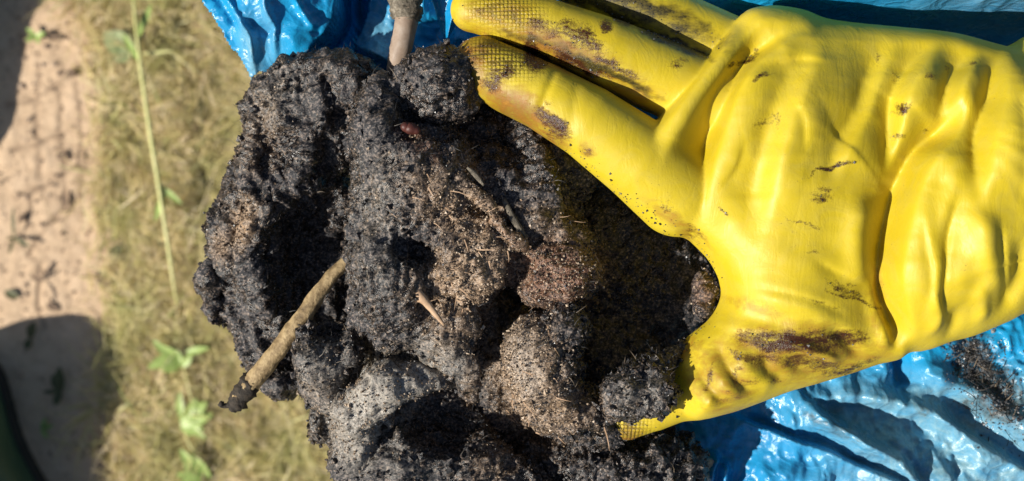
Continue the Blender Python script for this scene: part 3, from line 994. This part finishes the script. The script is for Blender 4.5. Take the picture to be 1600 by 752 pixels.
def U(ax, items, k=3.0, cuts=(), kc=3.0):
    f = None
    for it in items:
        g = tub(ax, it) if isinstance(it, list) else ell(ax, *it)
        f = g if f is None else smin(f, g, k)
    for it in cuts:
        g = tub(ax, it) if isinstance(it, list) else ell(ax, *it)
        f = -smin(-f, g, kc)
    return f


def build_clumps():
    clump('charred_clump', (535, 75, 1150, 690, -60, 34), 0.85, lambda ax: U(ax, [
        (685, 135, 6, 70, 58, 19), (600, 205, 4, 46, 82, 18, 8), (655, 290, 0, 98, 105, 24), (622, 430, -4, 72, 118, 26, -4), (722, 400, 0, 95, 85, 20),
        (820, 320, -6, 125, 62, 18, 38), (866, 425, -2, 70, 50, 18), (950, 400, -36, 160, 120, 14), (705, 505, -6, 76, 62, 20), (850, 250, -14, 90, 60, 16, 35),
        (760, 570, -42, 170, 130, 16), (1010, 470, -40, 120, 90, 14), (800, 170, -22, 110, 62, 14, 30), (740, 130, -16, 50, 50, 14), (960, 570, -36, 95, 80, 14), (745, 218, -16, 62, 62, 13),
        [(720, 275, 17, 10), (768, 330, 17, 9), (822, 402, 13, 9)], [(560, 330, 4, 16), (566, 420, 4, 18), (562, 500, 0, 16)],
        [(840, 250, 4, 18), (850, 300, 6, 26), (880, 340, 4, 16)], [(1098, 440, -12, 10), (1106, 460, -8, 13), (1098, 480, -10, 12)],
        [(690, 520, 4, 36), (728, 560, 2, 32), (745, 615, -4, 20)]], 3.2,
        [[(815, 412, 12, 20), (784, 465, 4, 38), (768, 545, -4, 46), (778, 630, -10, 44)], [(770, 250, 14, 12), (790, 300, 14, 16)], (655, 395, 20, 40, 24, 12, 30), (930, 330, 4, 70, 44, 14, 38), (700, 160, 24, 14, 40, 7, 60), (578, 575, 0, 22, 26, 14)]),
        'largest black fibrous clump, dusted with tan sand, gripped in the middle by the glove', 'charred clump', 101, amp=(3.0, 1.5, 0.7), ngrain=9000, nfib=1500)
    clump('charred_clump', (285, 75, 625, 640, -75, 8), 0.95, lambda ax: U(ax, [
        (490, 185, -28, 105, 90, 22), (455, 300, -34, 90, 110, 20), (545, 145, -26, 56, 50, 20), (440, 430, -46, 100, 110, 18), (374, 368, -34, 38, 66, 12),
        (334, 434, -36, 16, 22, 8), (338, 486, -38, 11, 16, 6), (385, 318, -30, 30, 36, 12), (356, 350, -34, 16, 20, 8), (425, 505, -42, 58, 60, 14), (388, 490, -40, 40, 34, 10), (448, 596, -44, 30, 26, 11), (410, 545, -42, 26, 50, 9, -20), (540, 450, -56, 70, 170, 14),
        [(402, 165, -18, 20), (450, 118, -14, 22), (530, 112, -10, 26), (565, 180, -10, 30), (560, 230, -14, 22)], [(490, 110, -8, 16), (500, 190, -8, 22), (470, 260, -12, 20)],
        [(400, 200, -14, 14), (395, 260, -16, 16), (405, 330, -15, 18), (390, 400, -20, 18), (405, 470, -26, 18)]], 3.0,
        [(490, 390, -18, 74, 105, 24), (510, 300, -8, 44, 44, 14), (345, 455, -30, 12, 20, 12)]),
        'ragged black clump hanging at the left above the dry turf, behind the twig', 'charred clump', 211, amp=(4.2, 2.0, 0.9), lam=(22, 7, 2.4), ngrain=5000, nfib=700)
    clump('felted_wad', (455, 465, 580, 710, -50, 14), 0.8, lambda ax: U(ax, [
        (515, 570, -12, 44, 74, 13, 8), [(478, 505, -8, 14), (486, 560, -3, 26), (514, 622, -6, 26)], [(540, 500, -8, 12), (548, 560, -5, 16), (535, 630, -8, 20)],
        [(495, 640, -24, 14), (498, 680, -28, 14)], [(515, 640, -26, 12), (520, 690, -30, 9)]], 3.0, [(516, 506, -2, 30, 34, 14), (545, 610, -4, 14, 44, 7, 12)]),
        'grey felted wad with a dark hollow, right of the twig', 'wad', 307, amp=(1.6, 0.9, 0.5), ngrain=1500, nfib=260)
    clump('charred_clump', (500, 550, 800, 800, -60, 20), 0.9, lambda ax: U(ax, [
        (650, 705, -28, 120, 105, 20), [(545, 720, -10, 30), (556, 645, -2, 40), (610, 603, 2, 40), (685, 598, -4, 30)], (705, 730, -20, 90, 60, 16), (620, 730, -18, 80, 70, 16),
        [(610, 650, -6, 16), (640, 640, -6, 18), (640, 690, -8, 22)]], 3.0, [(705, 660, -2, 84, 58, 24), (640, 648, 0, 34, 26, 12), [(596, 660, 2, 9), (590, 700, 2, 9)]]),
        'pale grey topped clump at the bottom with a thick rolled fold', 'charred clump', 409, amp=(2.4, 1.2, 0.6), ngrain=3200, nfib=520)
    clump('charred_clump', (755, 450, 1000, 720, -50, 24), 0.9, lambda ax: U(ax, [
        (848, 568, 2, 58, 80, 17, -14), (880, 515, 2, 36, 42, 14), (880, 640, -6, 78, 42, 15, 14), (935, 655, -12, 40, 40, 12)], 3.0, [[(880, 560, 18, 8), (868, 590, 18, 8)], (935, 570, 6, 40, 50, 14)]),
        'brown sandy lump below the reddish tuft, left of the thumb', 'charred clump', 503, amp=(2.0, 1.2, 0.6), ngrain=3200, nfib=420)
    clump('charred_clump', (925, 540, 1080, 690, -10, 34), 0.75, lambda ax: U(ax, [
        (985, 618, 12, 42, 36, 9, -15), (1028, 612, 12, 30, 40, 9, 10), (1010, 580, 9, 44, 22, 8, -22), [(1000, 590, 8, 16), (1040, 562, 6, 12), (1068, 540, 2, 7)], [(950, 640, 4, 14), (965, 610, 8, 18)]], 1.5, [[(1012, 600, 25, 3.5), (1010, 630, 25, 3.5)]]),
        'small round dark lump pressed against the yellow thumb', 'charred clump', 601, amp=(2.2, 1.1, 0.6), lam=(13, 6, 2.2), ngrain=1500, nfib=200)
    clump('charred_clump', (720, 630, 1125, 800, -60, 8), 1.0, lambda ax: U(ax, [
        (850, 760, -36, 125, 70, 18), (1005, 735, -30, 92, 62, 15), (765, 775, -28, 70, 56, 16), (930, 720, -26, 80, 40, 12), [(775, 725, -26, 22), (800, 750, -20, 26), (850, 770, -18, 24)], [(900, 720, -16, 12), (960, 730, -14, 14), (1030, 715, -16, 12)]], 3.0,
        [(870, 700, -12, 40, 26, 8)]),
        'black crumbly mass along the bottom edge beneath the thumb', 'charred clump', 701, amp=(3.0, 2.4, 1.2), lam=(18, 6, 2.2), ngrain=3600, nfib=420)


def build_sticks():
    root = empty('twig', W(350, 636, -16))
    V, F = tube_mesh([(*W(372, 622, -15), 3.3), (*W(400, 590, -12), 3.9), (*W(440, 540, -8), 3.7), (*W(470, 500, -6), 3.8), (*W(500, 455, -5), 3.0), (*W(530, 420, -5), 2.6), (*W(560, 392, -6), 2.3)], 14, 0.07, 3)
    mesh('stem', V, F, M_TWIG, root)
    V, F = tube_mesh([(*W(362, 640, -16), 2.0), (*W(368, 632, -15.6), 3.6), (*W(380, 616, -14.6), 4.3), (*W(390, 600, -13.5), 4.35), (*W(396, 592, -13), 3.9)], 10, 0.16, 4)
    mesh('charred_tip', V, F, M_BARK, root)
    V, F = tube_mesh([(*W(368, 630, -15), 1.5), (*W(352, 634, -15), 1.2), (*W(343, 630, -14), 1.3)], 7, 0.2, 5)
    mesh('side_shoot', V, F, M_BARK, root)
    tag(root, 'peeled brown twig sticking out to the lower left with a charred tip', 'twig')
    root = empty('stick', W(636, 20, -20))
    V, F = tube_mesh([(*W(606, 135, -20), 0.8), (*W(616, 108, -14), 3.2), (*W(624, 85, -11), 4.5), (*W(632, 50, -10), 4.7), (*W(638, 10, -10), 4.8), (*W(640, -40, -12), 4.8), (*W(640, -90, -14), 4.8)], 14, 0.03, 8)
    mesh('shaft', V, F, M_POLE, root)
    V, F = tube_mesh([(*W(637, 34, -10), 4.6), (*W(637, 26, -10), 5.8), (*W(634, 8, -10), 6.6), (*W(630, -20, -10), 7.2), (*W(626, -60, -12), 7.0)], 14, 0.1, 9)
    mesh('crust', V, F, M_MOSS, root)
    tag(root, 'smooth tan stick with a grey crusted upper end, coming from the bag', 'stick')
    o_ = [('straw', [(*W(628, 430, 19), 1.2), (*W(648, 453, 20), 1.9), (*W(670, 478, 19.5), 1.5), (*W(694, 508, 18), 0.6)], M_STRAW, 'flat tan straw lying on the largest clump'),
          ('plant_fibre', [(*W(730, 262, 19.5), 0.5), (*W(742, 272, 20.5), 1.1), (*W(756, 290, 18.5), 0.5)], M_MOSS, 'small grey sliver on the largest clump below the red seed'),
          ('root_piece', [(*W(787, 312, 14), 0.9), (*W(802, 342, 15), 1.5), (*W(820, 372, 13), 1.2)], M_MOSS, 'grey root piece in the largest clump above the reddish tuft')]
    for nm, pts, m, lab in o_:
        V, F = tube_mesh(pts, 7, 0.08, 12, flat=0.6)
        tag(mesh(nm, V, F, m), lab, nm.replace('_', ' '))
    V, F = [], []
    V, F = tube_mesh([(*W(629, 196, 21.5), 0.4), (*W(631, 197, 22), 1.8), (*W(636, 199, 21.6), 2.1), (*W(642, 201, 21.6), 2.4), (*W(648, 203, 21.5), 2.0), (*W(653, 205, 21.5), 1.5), (*W(655, 206, 21), 0.4)], 12, 0.0, 1)
    tag(mesh('seed', V, F, M_SEED), 'glossy dark red seed on the upper part of the largest clump', 'seed')


# ------------------------------------------------------------------ the glove
def build_glove():
    h = 0.75
    zlo, zhi = -42.0, 57.0
    a = W(690, 720, 0); b = W(1850, -70, 0)
    lo, ax = grid3((a[0], a[1], zlo), (b[0], b[1], zhi), h)
    X, Y = np.meshgrid(ax[0].astype(float), ax[1].astype(float), indexing='ij')
    xx = (X / S + 800); yy = (376 - Y / S)                # picture coordinates on the hand plane

    top = smooth_poly([(1900, 30), (1760, 18), (1650, 35), (1600, 58), (1570, 74), (1545, 70), (1480, 53), (1400, 44), (1330, 37), (1285, 30), (1250, 17), (1205, 12), (1165, 20), (1140, 42)], 5)
    flap = smooth_poly([(1140, 42), (1112, 78), (1080, 118), (1040, 168), (1005, 214), (985, 244)], 5)
    web = smooth_poly([(985, 244), (940, 262), (925, 272), (960, 297), (1000, 322), (1045, 352), (1085, 384), (1110, 412), (1124, 442), (1124, 470), (1106, 500), (1076, 524), (1052, 548)], 5)
    low = smooth_poly([(1052, 548), (1050, 600), (1075, 652), (1130, 646), (1182, 629), (1230, 611), (1270, 600), (1330, 582), (1368, 569), (1398, 562), (1412, 552), (1426, 549), (1446, 546), (1478, 534), (1510, 526), (1540, 514), (1568, 502), (1600, 488), (1680, 480), (1760, 490), (1900, 470)], 5)
    poly = np.vstack([top, flap, web, low])
    ins = inside(xx, yy, poly)
    dT = np.minimum(polyd(xx, yy, top)[0], polyd(xx, yy, low)[0]) * S
    dF = polyd(xx, yy, flap)[0] * S
    dW = polyd(xx, yy, web)[0] * S
    dall = np.minimum(np.minimum(dT, dF), dW)
    prof = lambda d, w: np.sqrt(np.clip(1 - (1 - np.clip(d / w, 0, 1)) ** 2, 0, 1))
    Rz = 20 + 8 * sstep(1000, 1250, xx) + 10 * sstep(1250, 1550, xx)
    wT = 40 + 16 * sstep(1150, 1400, xx) - 22 * np.exp(-((xx - 1080) / 90) ** 2 - ((yy - 620) / 80) ** 2)
    T = Rz * prof(dT, wT) * (0.36 + 0.64 * prof(dF, 9)) * (0.30 + 0.70 * prof(dW, 24)) * np.minimum(prof(dF, 3.0), prof(dW, 6.0))
    # lower the strip by the web, where the rubber stretches thin between thumb and finger
    Hb = T.copy()

    P0 = np.stack([xx.ravel(), yy.ravel(), 0 * xx.ravel()], 1)
    warp = (8 * fbm(P0, 90, 2, seed=3)).reshape(xx.shape)
    kz = (D - 26.0) / D                                     # folds sit on the upper surface
    fx = (xx - 800) / kz * 1.0; fy = (yy - 376) / kz
    fx = fx * kz * kz + 800; fy = fy * kz * kz + 376        # hand-plane point seen at upper-surface height
    fx = 800 + (xx - 800) / kz; fy = 376 + (yy - 376) / kz

    def step(poly_, up, wup, down, wdown, soft=3.0, t0=0.0, t1=1.0, ft=0.2):
        d, s, t = polyd(fx + warp * 0.5, fy, smooth_poly(poly_, 6))
        s = -s * d
        tp = sstep(t0, t0 + ft, t) * (1 - sstep(t1 - ft, t1, t))
        m = sstep(-soft, soft, s)
        sp = np.clip(s, 0, None) / (0.6 * wup)
        return tp * (m * up * sp * np.exp(1 - sp) - (1 - m) * down * np.exp(-(np.clip(-s, 0, None) / wdown) ** 1.5))

    def ridge(poly_, a_, w, w2=None, ft=0.25):
        d, s, t = polyd(fx + warp * 0.5, fy, smooth_poly(poly_, 6))
        w2 = w2 or w
        ww = np.where(s > 0, w, w2)
        return a_ * np.exp(-(d / ww) ** 2) * sstep(0, ft, t) * (1 - sstep(1 - ft, 1, t))

    F = 0
    # big fold behind the knuckles: the flap slopes down to the right under the back of the hand (left of the walk = high)
    F = F + step([(1290, 34), (1215, 66), (1164, 113), (1132, 178), (1108, 254), (1100, 312), (1098, 380)], 3.2, 80, 8.0, 54, 10, 0.0, 1.0, 0.42)
    F = F + ridge([(1180, 20), (1120, 80), (1066, 160), (1030, 225), (1012, 300)], 3.6, 44, 40)
    F = F + ridge([(1010, 175), (1000, 240), (985, 300)], -2.0, 16, 20)
    F = F + ridge([(985, 245), (1000, 285), (1010, 330)], 2.0, 15)
    # long loose folds across the back of the hand, each falling away gently and overlapping the one before
    F = F + step([(1292, 40), (1242, 130), (1208, 215), (1188, 302), (1184, 390)], 1.5, 70, 3.4, 52, 20, 0, 1, 0.3)
    F = F + step([(1414, 46), (1374, 110), (1346, 178), (1306, 240), (1290, 300)], 1.2, 60, 2.6, 46, 14, 0, 1, 0.3)
    F = F + step([(1486, 54), (1426, 112), (1403, 157), (1394, 216), (1380, 280)], 1.8, 40, 4.8, 44, 9, 0, 1, 0.36)
    F = F + step([(1542, 76), (1496, 118), (1476, 160), (1462, 200)], 1.8, 36, 4.0, 34, 9, 0, 1, 0.36)
    F = F + ridge([(1345, 300), (1342, 380), (1350, 460)], 2.6, 24, 34)
    F = F + ridge([(1130, 430), (1180, 455), (1260, 480), (1330, 520)], 1.2, 16, 22)
    F = F + ridge([(1120, 480), (1180, 500), (1250, 515)], -1.2, 14, 18)
    # cuff: dark valley with the gauntlet overlapping it, and the pocket in the gauntlet
    F = F + step([(1500, 140), (1476, 205), (1434, 248), (1411, 302), (1398, 370), (1391, 425), (1403, 472), (1430, 520), (1450, 552)], 3.8, 95, 9.5, 50, 11, 0.0, 1.0, 0.24)
    F = F + step([(1602, 52), (1563, 108), (1541, 162), (1516, 216), (1504, 290), (1506, 340)], 4.0, 80, 5.5, 36, 10, 0.0, 1.0, 0.42)
    # thin creases
    for pl, dn in (([(1012, 340), (1056, 306), (1092, 290)], 1.2), ([(1128, 446), (1205, 450), (1290, 474), (1350, 505)], 1.1), ([(1262, 400), (1310, 424), (1366, 452)], 0.9),
                   ([(1424, 330), (1440, 420), (1450, 505)], 1.6), ([(1474, 300), (1464, 400), (1474, 505)], 1.8), ([(1536, 330), (1556, 420), (1596, 480)], 1.5), ([(1180, 110), (1240, 90), (1300, 96)], 1.0),
                   ([(1120, 300), (1150, 260), (1160, 210)], 0.9), ([(1205, 560), (1260, 556), (1320, 566), (1370, 566)], 1.2), ([(1100, 505), (1160, 520), (1230, 520)], 1.0),
                   ([(1226, 150), (1250, 190), (1252, 250)], 0.8), ([(1580, 120), (1566, 220), (1570, 330)], 1.4)):
        F = F + step(pl, 0.2, 30, 0.6 * dn, 14, 3.0, 0, 1, 0.35)
    F = F + ridge([(1450, 250), (1446, 330), (1456, 410)], -1.2, 16)
    F = F + ridge([(1476, 280), (1470, 360), (1468, 440), (1480, 500)], -1.6, 12, 18)
    F = F + ridge([(1500, 320), (1520, 400), (1560, 470)], 2.2, 18, 26)
    F = F + ridge([(1455, 545), (1466, 500), (1440, 450)], 1.8, 9, 12, 0.35)
    F = F + ridge([(1490, 545), (1500, 510), (1490, 470)], -1.7, 11, 12, 0.35)
    F = F + ridge([(1545, 520), (1532, 475), (1510, 440)], 1.7, 13, 12, 0.35)
    F = F + ridge([(1570, 500), (1585, 430), (1565, 360)], -2.0, 16, 16, 0.35)
    # pinches at the lower rim of the wrist
    F = F + ridge([(1402, 566), (1392, 520), (1375, 470), (1365, 420)], 1.8, 9, 14, 0.3)
    F = F + ridge([(1372, 572), (1340, 545), (1310, 520), (1275, 505)], -1.5, 10, 12, 0.35)
    F = F + ridge([(1420, 560), (1412, 520), (1395, 480)], -1.8, 9, 9, 0.35)
    F = F + ridge([(1335, 585), (1300, 560), (1255, 545), (1210, 545)], 1.3, 9, 9, 0.35)
    # wrinkles at the root of the thumb
    F = F + ridge([(1070, 545), (1078, 590), (1098, 628), (1130, 650)], 1.0, 9, 12, 0.25)
    F = F + ridge([(1086, 535), (1098, 585), (1122, 622), (1150, 642)], -0.9, 5, 6, 0.25)
    F = F + ridge([(1108, 530), (1116, 570), (1138, 606), (1172, 634)], 1.0, 10, 10, 0.25)
    F = F + ridge([(1130, 535), (1138, 568), (1158, 600), (1190, 624)], -0.8, 5, 6, 0.25)
    F = F + ridge([(1150, 528), (1160, 560), (1185, 592), (1222, 614)], 0.9, 11, 11, 0.2)
    F = F + ridge([(1190, 545), (1205, 578), (1240, 600)], -1.2, 9, 9, 0.3)
    F = F + ridge([(1230, 560), (1260, 580), (1300, 588)], -0.9, 7, 7, 0.3) + ridge([(1250, 545), (1290, 562), (1335, 574)], 0.9, 8, 8, 0.3) + ridge([(1062, 548), (1068, 580), (1080, 612)], -1.0, 6, 6, 0.3)
    F = F + ridge([(1045, 560), (1052, 600), (1070, 640)], -2.0, 9, 9, 0.2)
    gate = sstep(1.0, 12.0, dall)
    gate = np.maximum(gate, 0.55 * sstep(0, 4, dall))
    ca, sa = math.cos(0.32), math.sin(0.32)
    Pu = np.stack([(P0[:, 0] * ca + P0[:, 1] * sa), (-P0[:, 0] * sa + P0[:, 1] * ca) / 4.5, 0 * P0[:, 0]], 1)
    wr = fbm(Pu, 46, 3, seed=51, ridged=True) * sstep(-0.35, 0.4, fbm(P0, 120, 2, seed=55))
    wr = (0.5 * wr).reshape(xx.shape) * sstep(1040, 1140, xx)
    Pv = np.stack([P0[:, 0] / 3.5, P0[:, 1], 0 * P0[:, 0]], 1)
    wr = wr + (0.35 * fbm(Pv, 30, 2, seed=57, ridged=True)).reshape(xx.shape)
    soft = wr + (1.1 * fbm(P0, 110, 3, seed=4) + 0.25 * fbm(P0, 30, 2, seed=6)).reshape(xx.shape)
    Tt = np.maximum(T + gate * (1.75 * F + soft), 0.35 * T)
    Z = ax[2][None, None, :]
    zc = (1.0 + 6 * np.exp(-((dF) / 16) ** 2)).astype(np.float32)
    f_in = np.maximum(Z - (zc + Tt)[:, :, None].astype(np.float32), (zc - 0.85 * Hb)[:, :, None].astype(np.float32) - Z)
    f_out = np.sqrt((dall ** 2)[:, :, None].astype(np.float32) + (Z - zc[:, :, None]) ** 2)
    f = np.where(ins[:, :, None], f_in, f_out).astype(np.float32)
    f = np.maximum(f, (X[:, :, None] - W(1815, 0, 0)[0]).astype(np.float32))
    # fingers (px, py, z, r px): pads flattened a little by the moulded rubber
    index = tub(ax, [(752, 104, 8, 46), (800, 128, 10, 50), (850, 152, 12, 51), (920, 192, 13, 56), (1000, 250, 10, 64), (1060, 300, 4, 70)])
    middle = tub(ax, [(738, 16, 6, 34), (800, 28, 8, 38), (860, 44, 9, 43), (950, 82, 9, 52), (1040, 122, 6, 56), (1120, 160, 4, 58)])
    ring = tub(ax, [(890, -40, -6, 44), (980, 4, -5, 48), (1060, 42, -4, 52), (1150, 84, -4, 54)])
    thumb = tub(ax, [(980, 656, -6, 32), (1020, 632, -4, 42), (1070, 606, -2, 48), (1130, 590, 0, 46), (1200, 570, 2, 40)])
    hump = (0.7 * np.sin(xx / 13.0 + yy / 17.0) * np.exp(-((xx - 870) / 50) ** 2)).astype(np.float32)[:, :, None]
    crease = ridge([(872, 98), (858, 130), (846, 165), (842, 190)], 0.9, 5) + ridge([(905, 120), (895, 160), (888, 215)], 0.5, 9)
    index = index + crease.astype(np.float32)[:, :, None]
    f = smin(f, tub(ax, [(760, 48, 0, 10), (790, 66, 0, 14), (860, 92, 1, 17), (940, 124, 2, 18), (1035, 166, 1, 18)]), 1.0)
    f = smin(f, index, 3.0)
    f = smin(f, middle, 1.2)
    f = smin(f, ring, 1.0)
    f = smin(f, thumb, 4.0)
    # cleft between the first two fingers, kept open
    cl = tub(ax, [(715, 58, 20, 3), (790, 58, 20, 4), (860, 82, 21, 6), (930, 112, 20, 8), (1000, 144, 18, 7), (1038, 164, 16, 3)], flat=2.2)
    f = -smin(-f, cl, 1.5)
    v, q = surface_nets(f, lo, h)
    del f
    v = relax(v, q, 5)
    px, py = PX(v)
    P2 = np.stack([px, py, 0 * px], 1)
    jx = px + 9 * fbm(P2, 22, 3, seed=41); jy = py + 9 * fbm(P2, 22, 3, seed=42)
    stain = paint(jx, jy, [(770, 120, 20, 30, 0, .75), (830, 85, 10, 30, 10, .9), (900, 55, 40, 22, 24, .8), (960, 105, 50, 12, 27, .75), (860, 190, 50, 14, 38, .75), (1190, 120, 20, 4, -30, .7), (1215, 190, 10, 14, 10, .5), (1370, 90, 8, 12, 0, .55), (1250, 350, 50, 3.5, 25, .55), (1130, 330, 12, 4, 40, .6), (1340, 470, 60, 4, 22, .7), (1455, 120, 12, 7, -30, .65), (1160, 560, 40, 6, 30, .6), (1110, 590, 8, 30, 15, .6), (1150, 585, 6, 26, 15, .55), (1330, 575, 50, 7, -15, .7), (748, 85, 16, 12, 0, .5), (790, 110, 26, 16, 0, .72), (822, 82, 12, 34, 10, .85), (865, 195, 30, 18, 40, .85), (905, 100, 70, 12, 27, .8), (770, 70, 30, 8, 10, .7), (842, 100, 24, 20, 0, .75), (735, 95, 12, 30, 0, .5), (850, 160, 14, 10, 0, .45), (860, 45, 70, 20, 12, .62),
                           (905, 62, 60, 16, 25, .72), (945, 40, 14, 14, 0, .85), (800, 28, 20, 12, 0, .45), (752, 14, 16, 10, 0, .55), (1060, 95, 24, 12, 10, .55), (915, 235, 14, 10, 20, .45),
                           (1240, 535, 95, 20, 4, .88), (1310, 530, 60, 16, 0, .74), (1265, 568, 80, 14, 8, .68), (1190, 560, 40, 14, -10, .6), (1170, 92, 26, 8, -25, .68), (1145, 100, 9, 6, 0, .8), (1285, 305, 26, 15, -15, .68), (1300, 262, 60, 4.5, -17, .78),
                           (1410, 170, 17, 9, -10, .74), (1402, 215, 14, 10, 0, .55), (1445, 205, 7, 5, 0, .6), (1325, 455, 40, 5, 25, .72), (1310, 440, 30, 6, 15, .5), (1520, 100, 9, 7, 0, .6), (1480, 110, 9, 6, 0, .5), (1040, 320, 24, 8, 45, .5), (1085, 365, 24, 9, 45, .48),
                           (1395, 120, 9, 14, -20, .5), (1190, 195, 24, 14, -10, .42), (965, 665, 14, 10, 0, .45), (1180, 600, 60, 10, -15, .4), (1275, 470, 40, 5, 15, .45), (1260, 390, 30, 6, 10, .42), (1130, 625, 40, 10, -20, .4)])
    film = paint(jx, jy, [(805, 172, 85, 34, 34, .95), (728, 100, 44, 66, 0, .85), (885, 84, 120, 26, 24, 1.0), (860, 205, 34, 22, 40, .85), (780, 20, 60, 30, 5, .5), (980, 135, 60, 18, 27, .6), (1250, 550, 130, 44, 0, .7), (1110, 610, 70, 22, 40, .5), (975, 690, 30, 26, 0, .9), (915, 235, 14, 14, 0, .5),
                          (1070, 545, 30, 14, -30, .7), (1130, 590, 50, 60, -20, .55), (1330, 590, 60, 10, -15, .45), (1180, 480, 60, 10, 10, .3), (1060, 350, 60, 10, 38, .5), (1370, 470, 14, 90, 0, .3)])
    tar = paint(jx, jy, [(985, 4, 110, 34, 24, .72), (1070, 40, 90, 24, 24, .66), (1050, 64, 80, 10, 24, .9), (900, -20, 60, 30, 20, 1.0), (960, 20, 60, 10, 24, .95), (950, 112, 100, 7, 27, .8), (830, 62, 70, 6, 12, .6), (950, 615, 30, 30, 0, .6), (1010, 4, 90, 12, 20, .9)])  # dirty ring finger; narrow spots paint shade into the finger gaps
    pad = paint(jx, jy, [(785, 88, 50, 26, 20, 1.0), (790, 20, 55, 26, 10, .9), (980, 665, 32, 26, 0, 1.0)])
    low_side = sstep(8, -4, v[:, 2])
    o = mesh('rubber_glove', v, q, M_RUBBER, attrs={'stain': stain, 'film': film, 'tar': tar, 'pad': pad})
    r0 = np.random.default_rng(77)
    nn = normals(v, q)
    wt = np.maximum(np.maximum(stain - 0.35, tar - 0.3), 0) + 0.9 * paint(px, py, [(905, 250, 60, 14, 38, .5), (1010, 330, 80, 12, 36, .6), (1105, 420, 16, 40, -20, .7), (1080, 520, 40, 16, -40, .8), (720, 90, 20, 50, 0, .5), (985, 665, 40, 20, 0, .6), (1050, 600, 14, 50, 0, .7)])
    ok = np.nonzero((nn[:, 2] > 0.1) & (r0.random(len(v)) < wt * 0.13))[0]
    V, F_ = grains(v[ok] + nn[ok] * 0.15, r0.gamma(1.8, 0.10, len(ok)) + 0.08, r0)
    g = mesh('dirt_crumbs', V, F_, M_GRAIN, o, smooth=False); tag(g, kind='stuff')
    tag(o, 'wrinkled yellow rubber glove on a hand, stained brown, gripping the black clumps', 'glove')


M_WEED = mat_simple('grey_green_leaf', [(0.3, (0.20, 0.25, 0.09)), (0.7, (0.34, 0.38, 0.19))], 90, 0.6, 0.3)

build_ground()
build_bag()
build_glove()
build_clumps()
build_sticks()
M_SANDGRIT = mat_simple('sand_grit', [(0.3, (0.22, 0.15, 0.10)), (0.7, (0.55, 0.42, 0.31))], 30, 0.9, 0.2)
build_sand_grit()
build_grass()
build_boot(-160, 300, 240, 92, math.radians(-96), 100, 14, 'unseen boot added beyond the top left edge to shade the sand')  # out of view, added for the dark strip it throws on the sand
build_boot(84, 974, 250, 84, math.radians(-68), 74, 16, 'dark green rubber boot at the bottom left corner of the sand')
build_plants()
for o in bpy.data.objects:
    if '_o' in o.keys(): del o['_o']
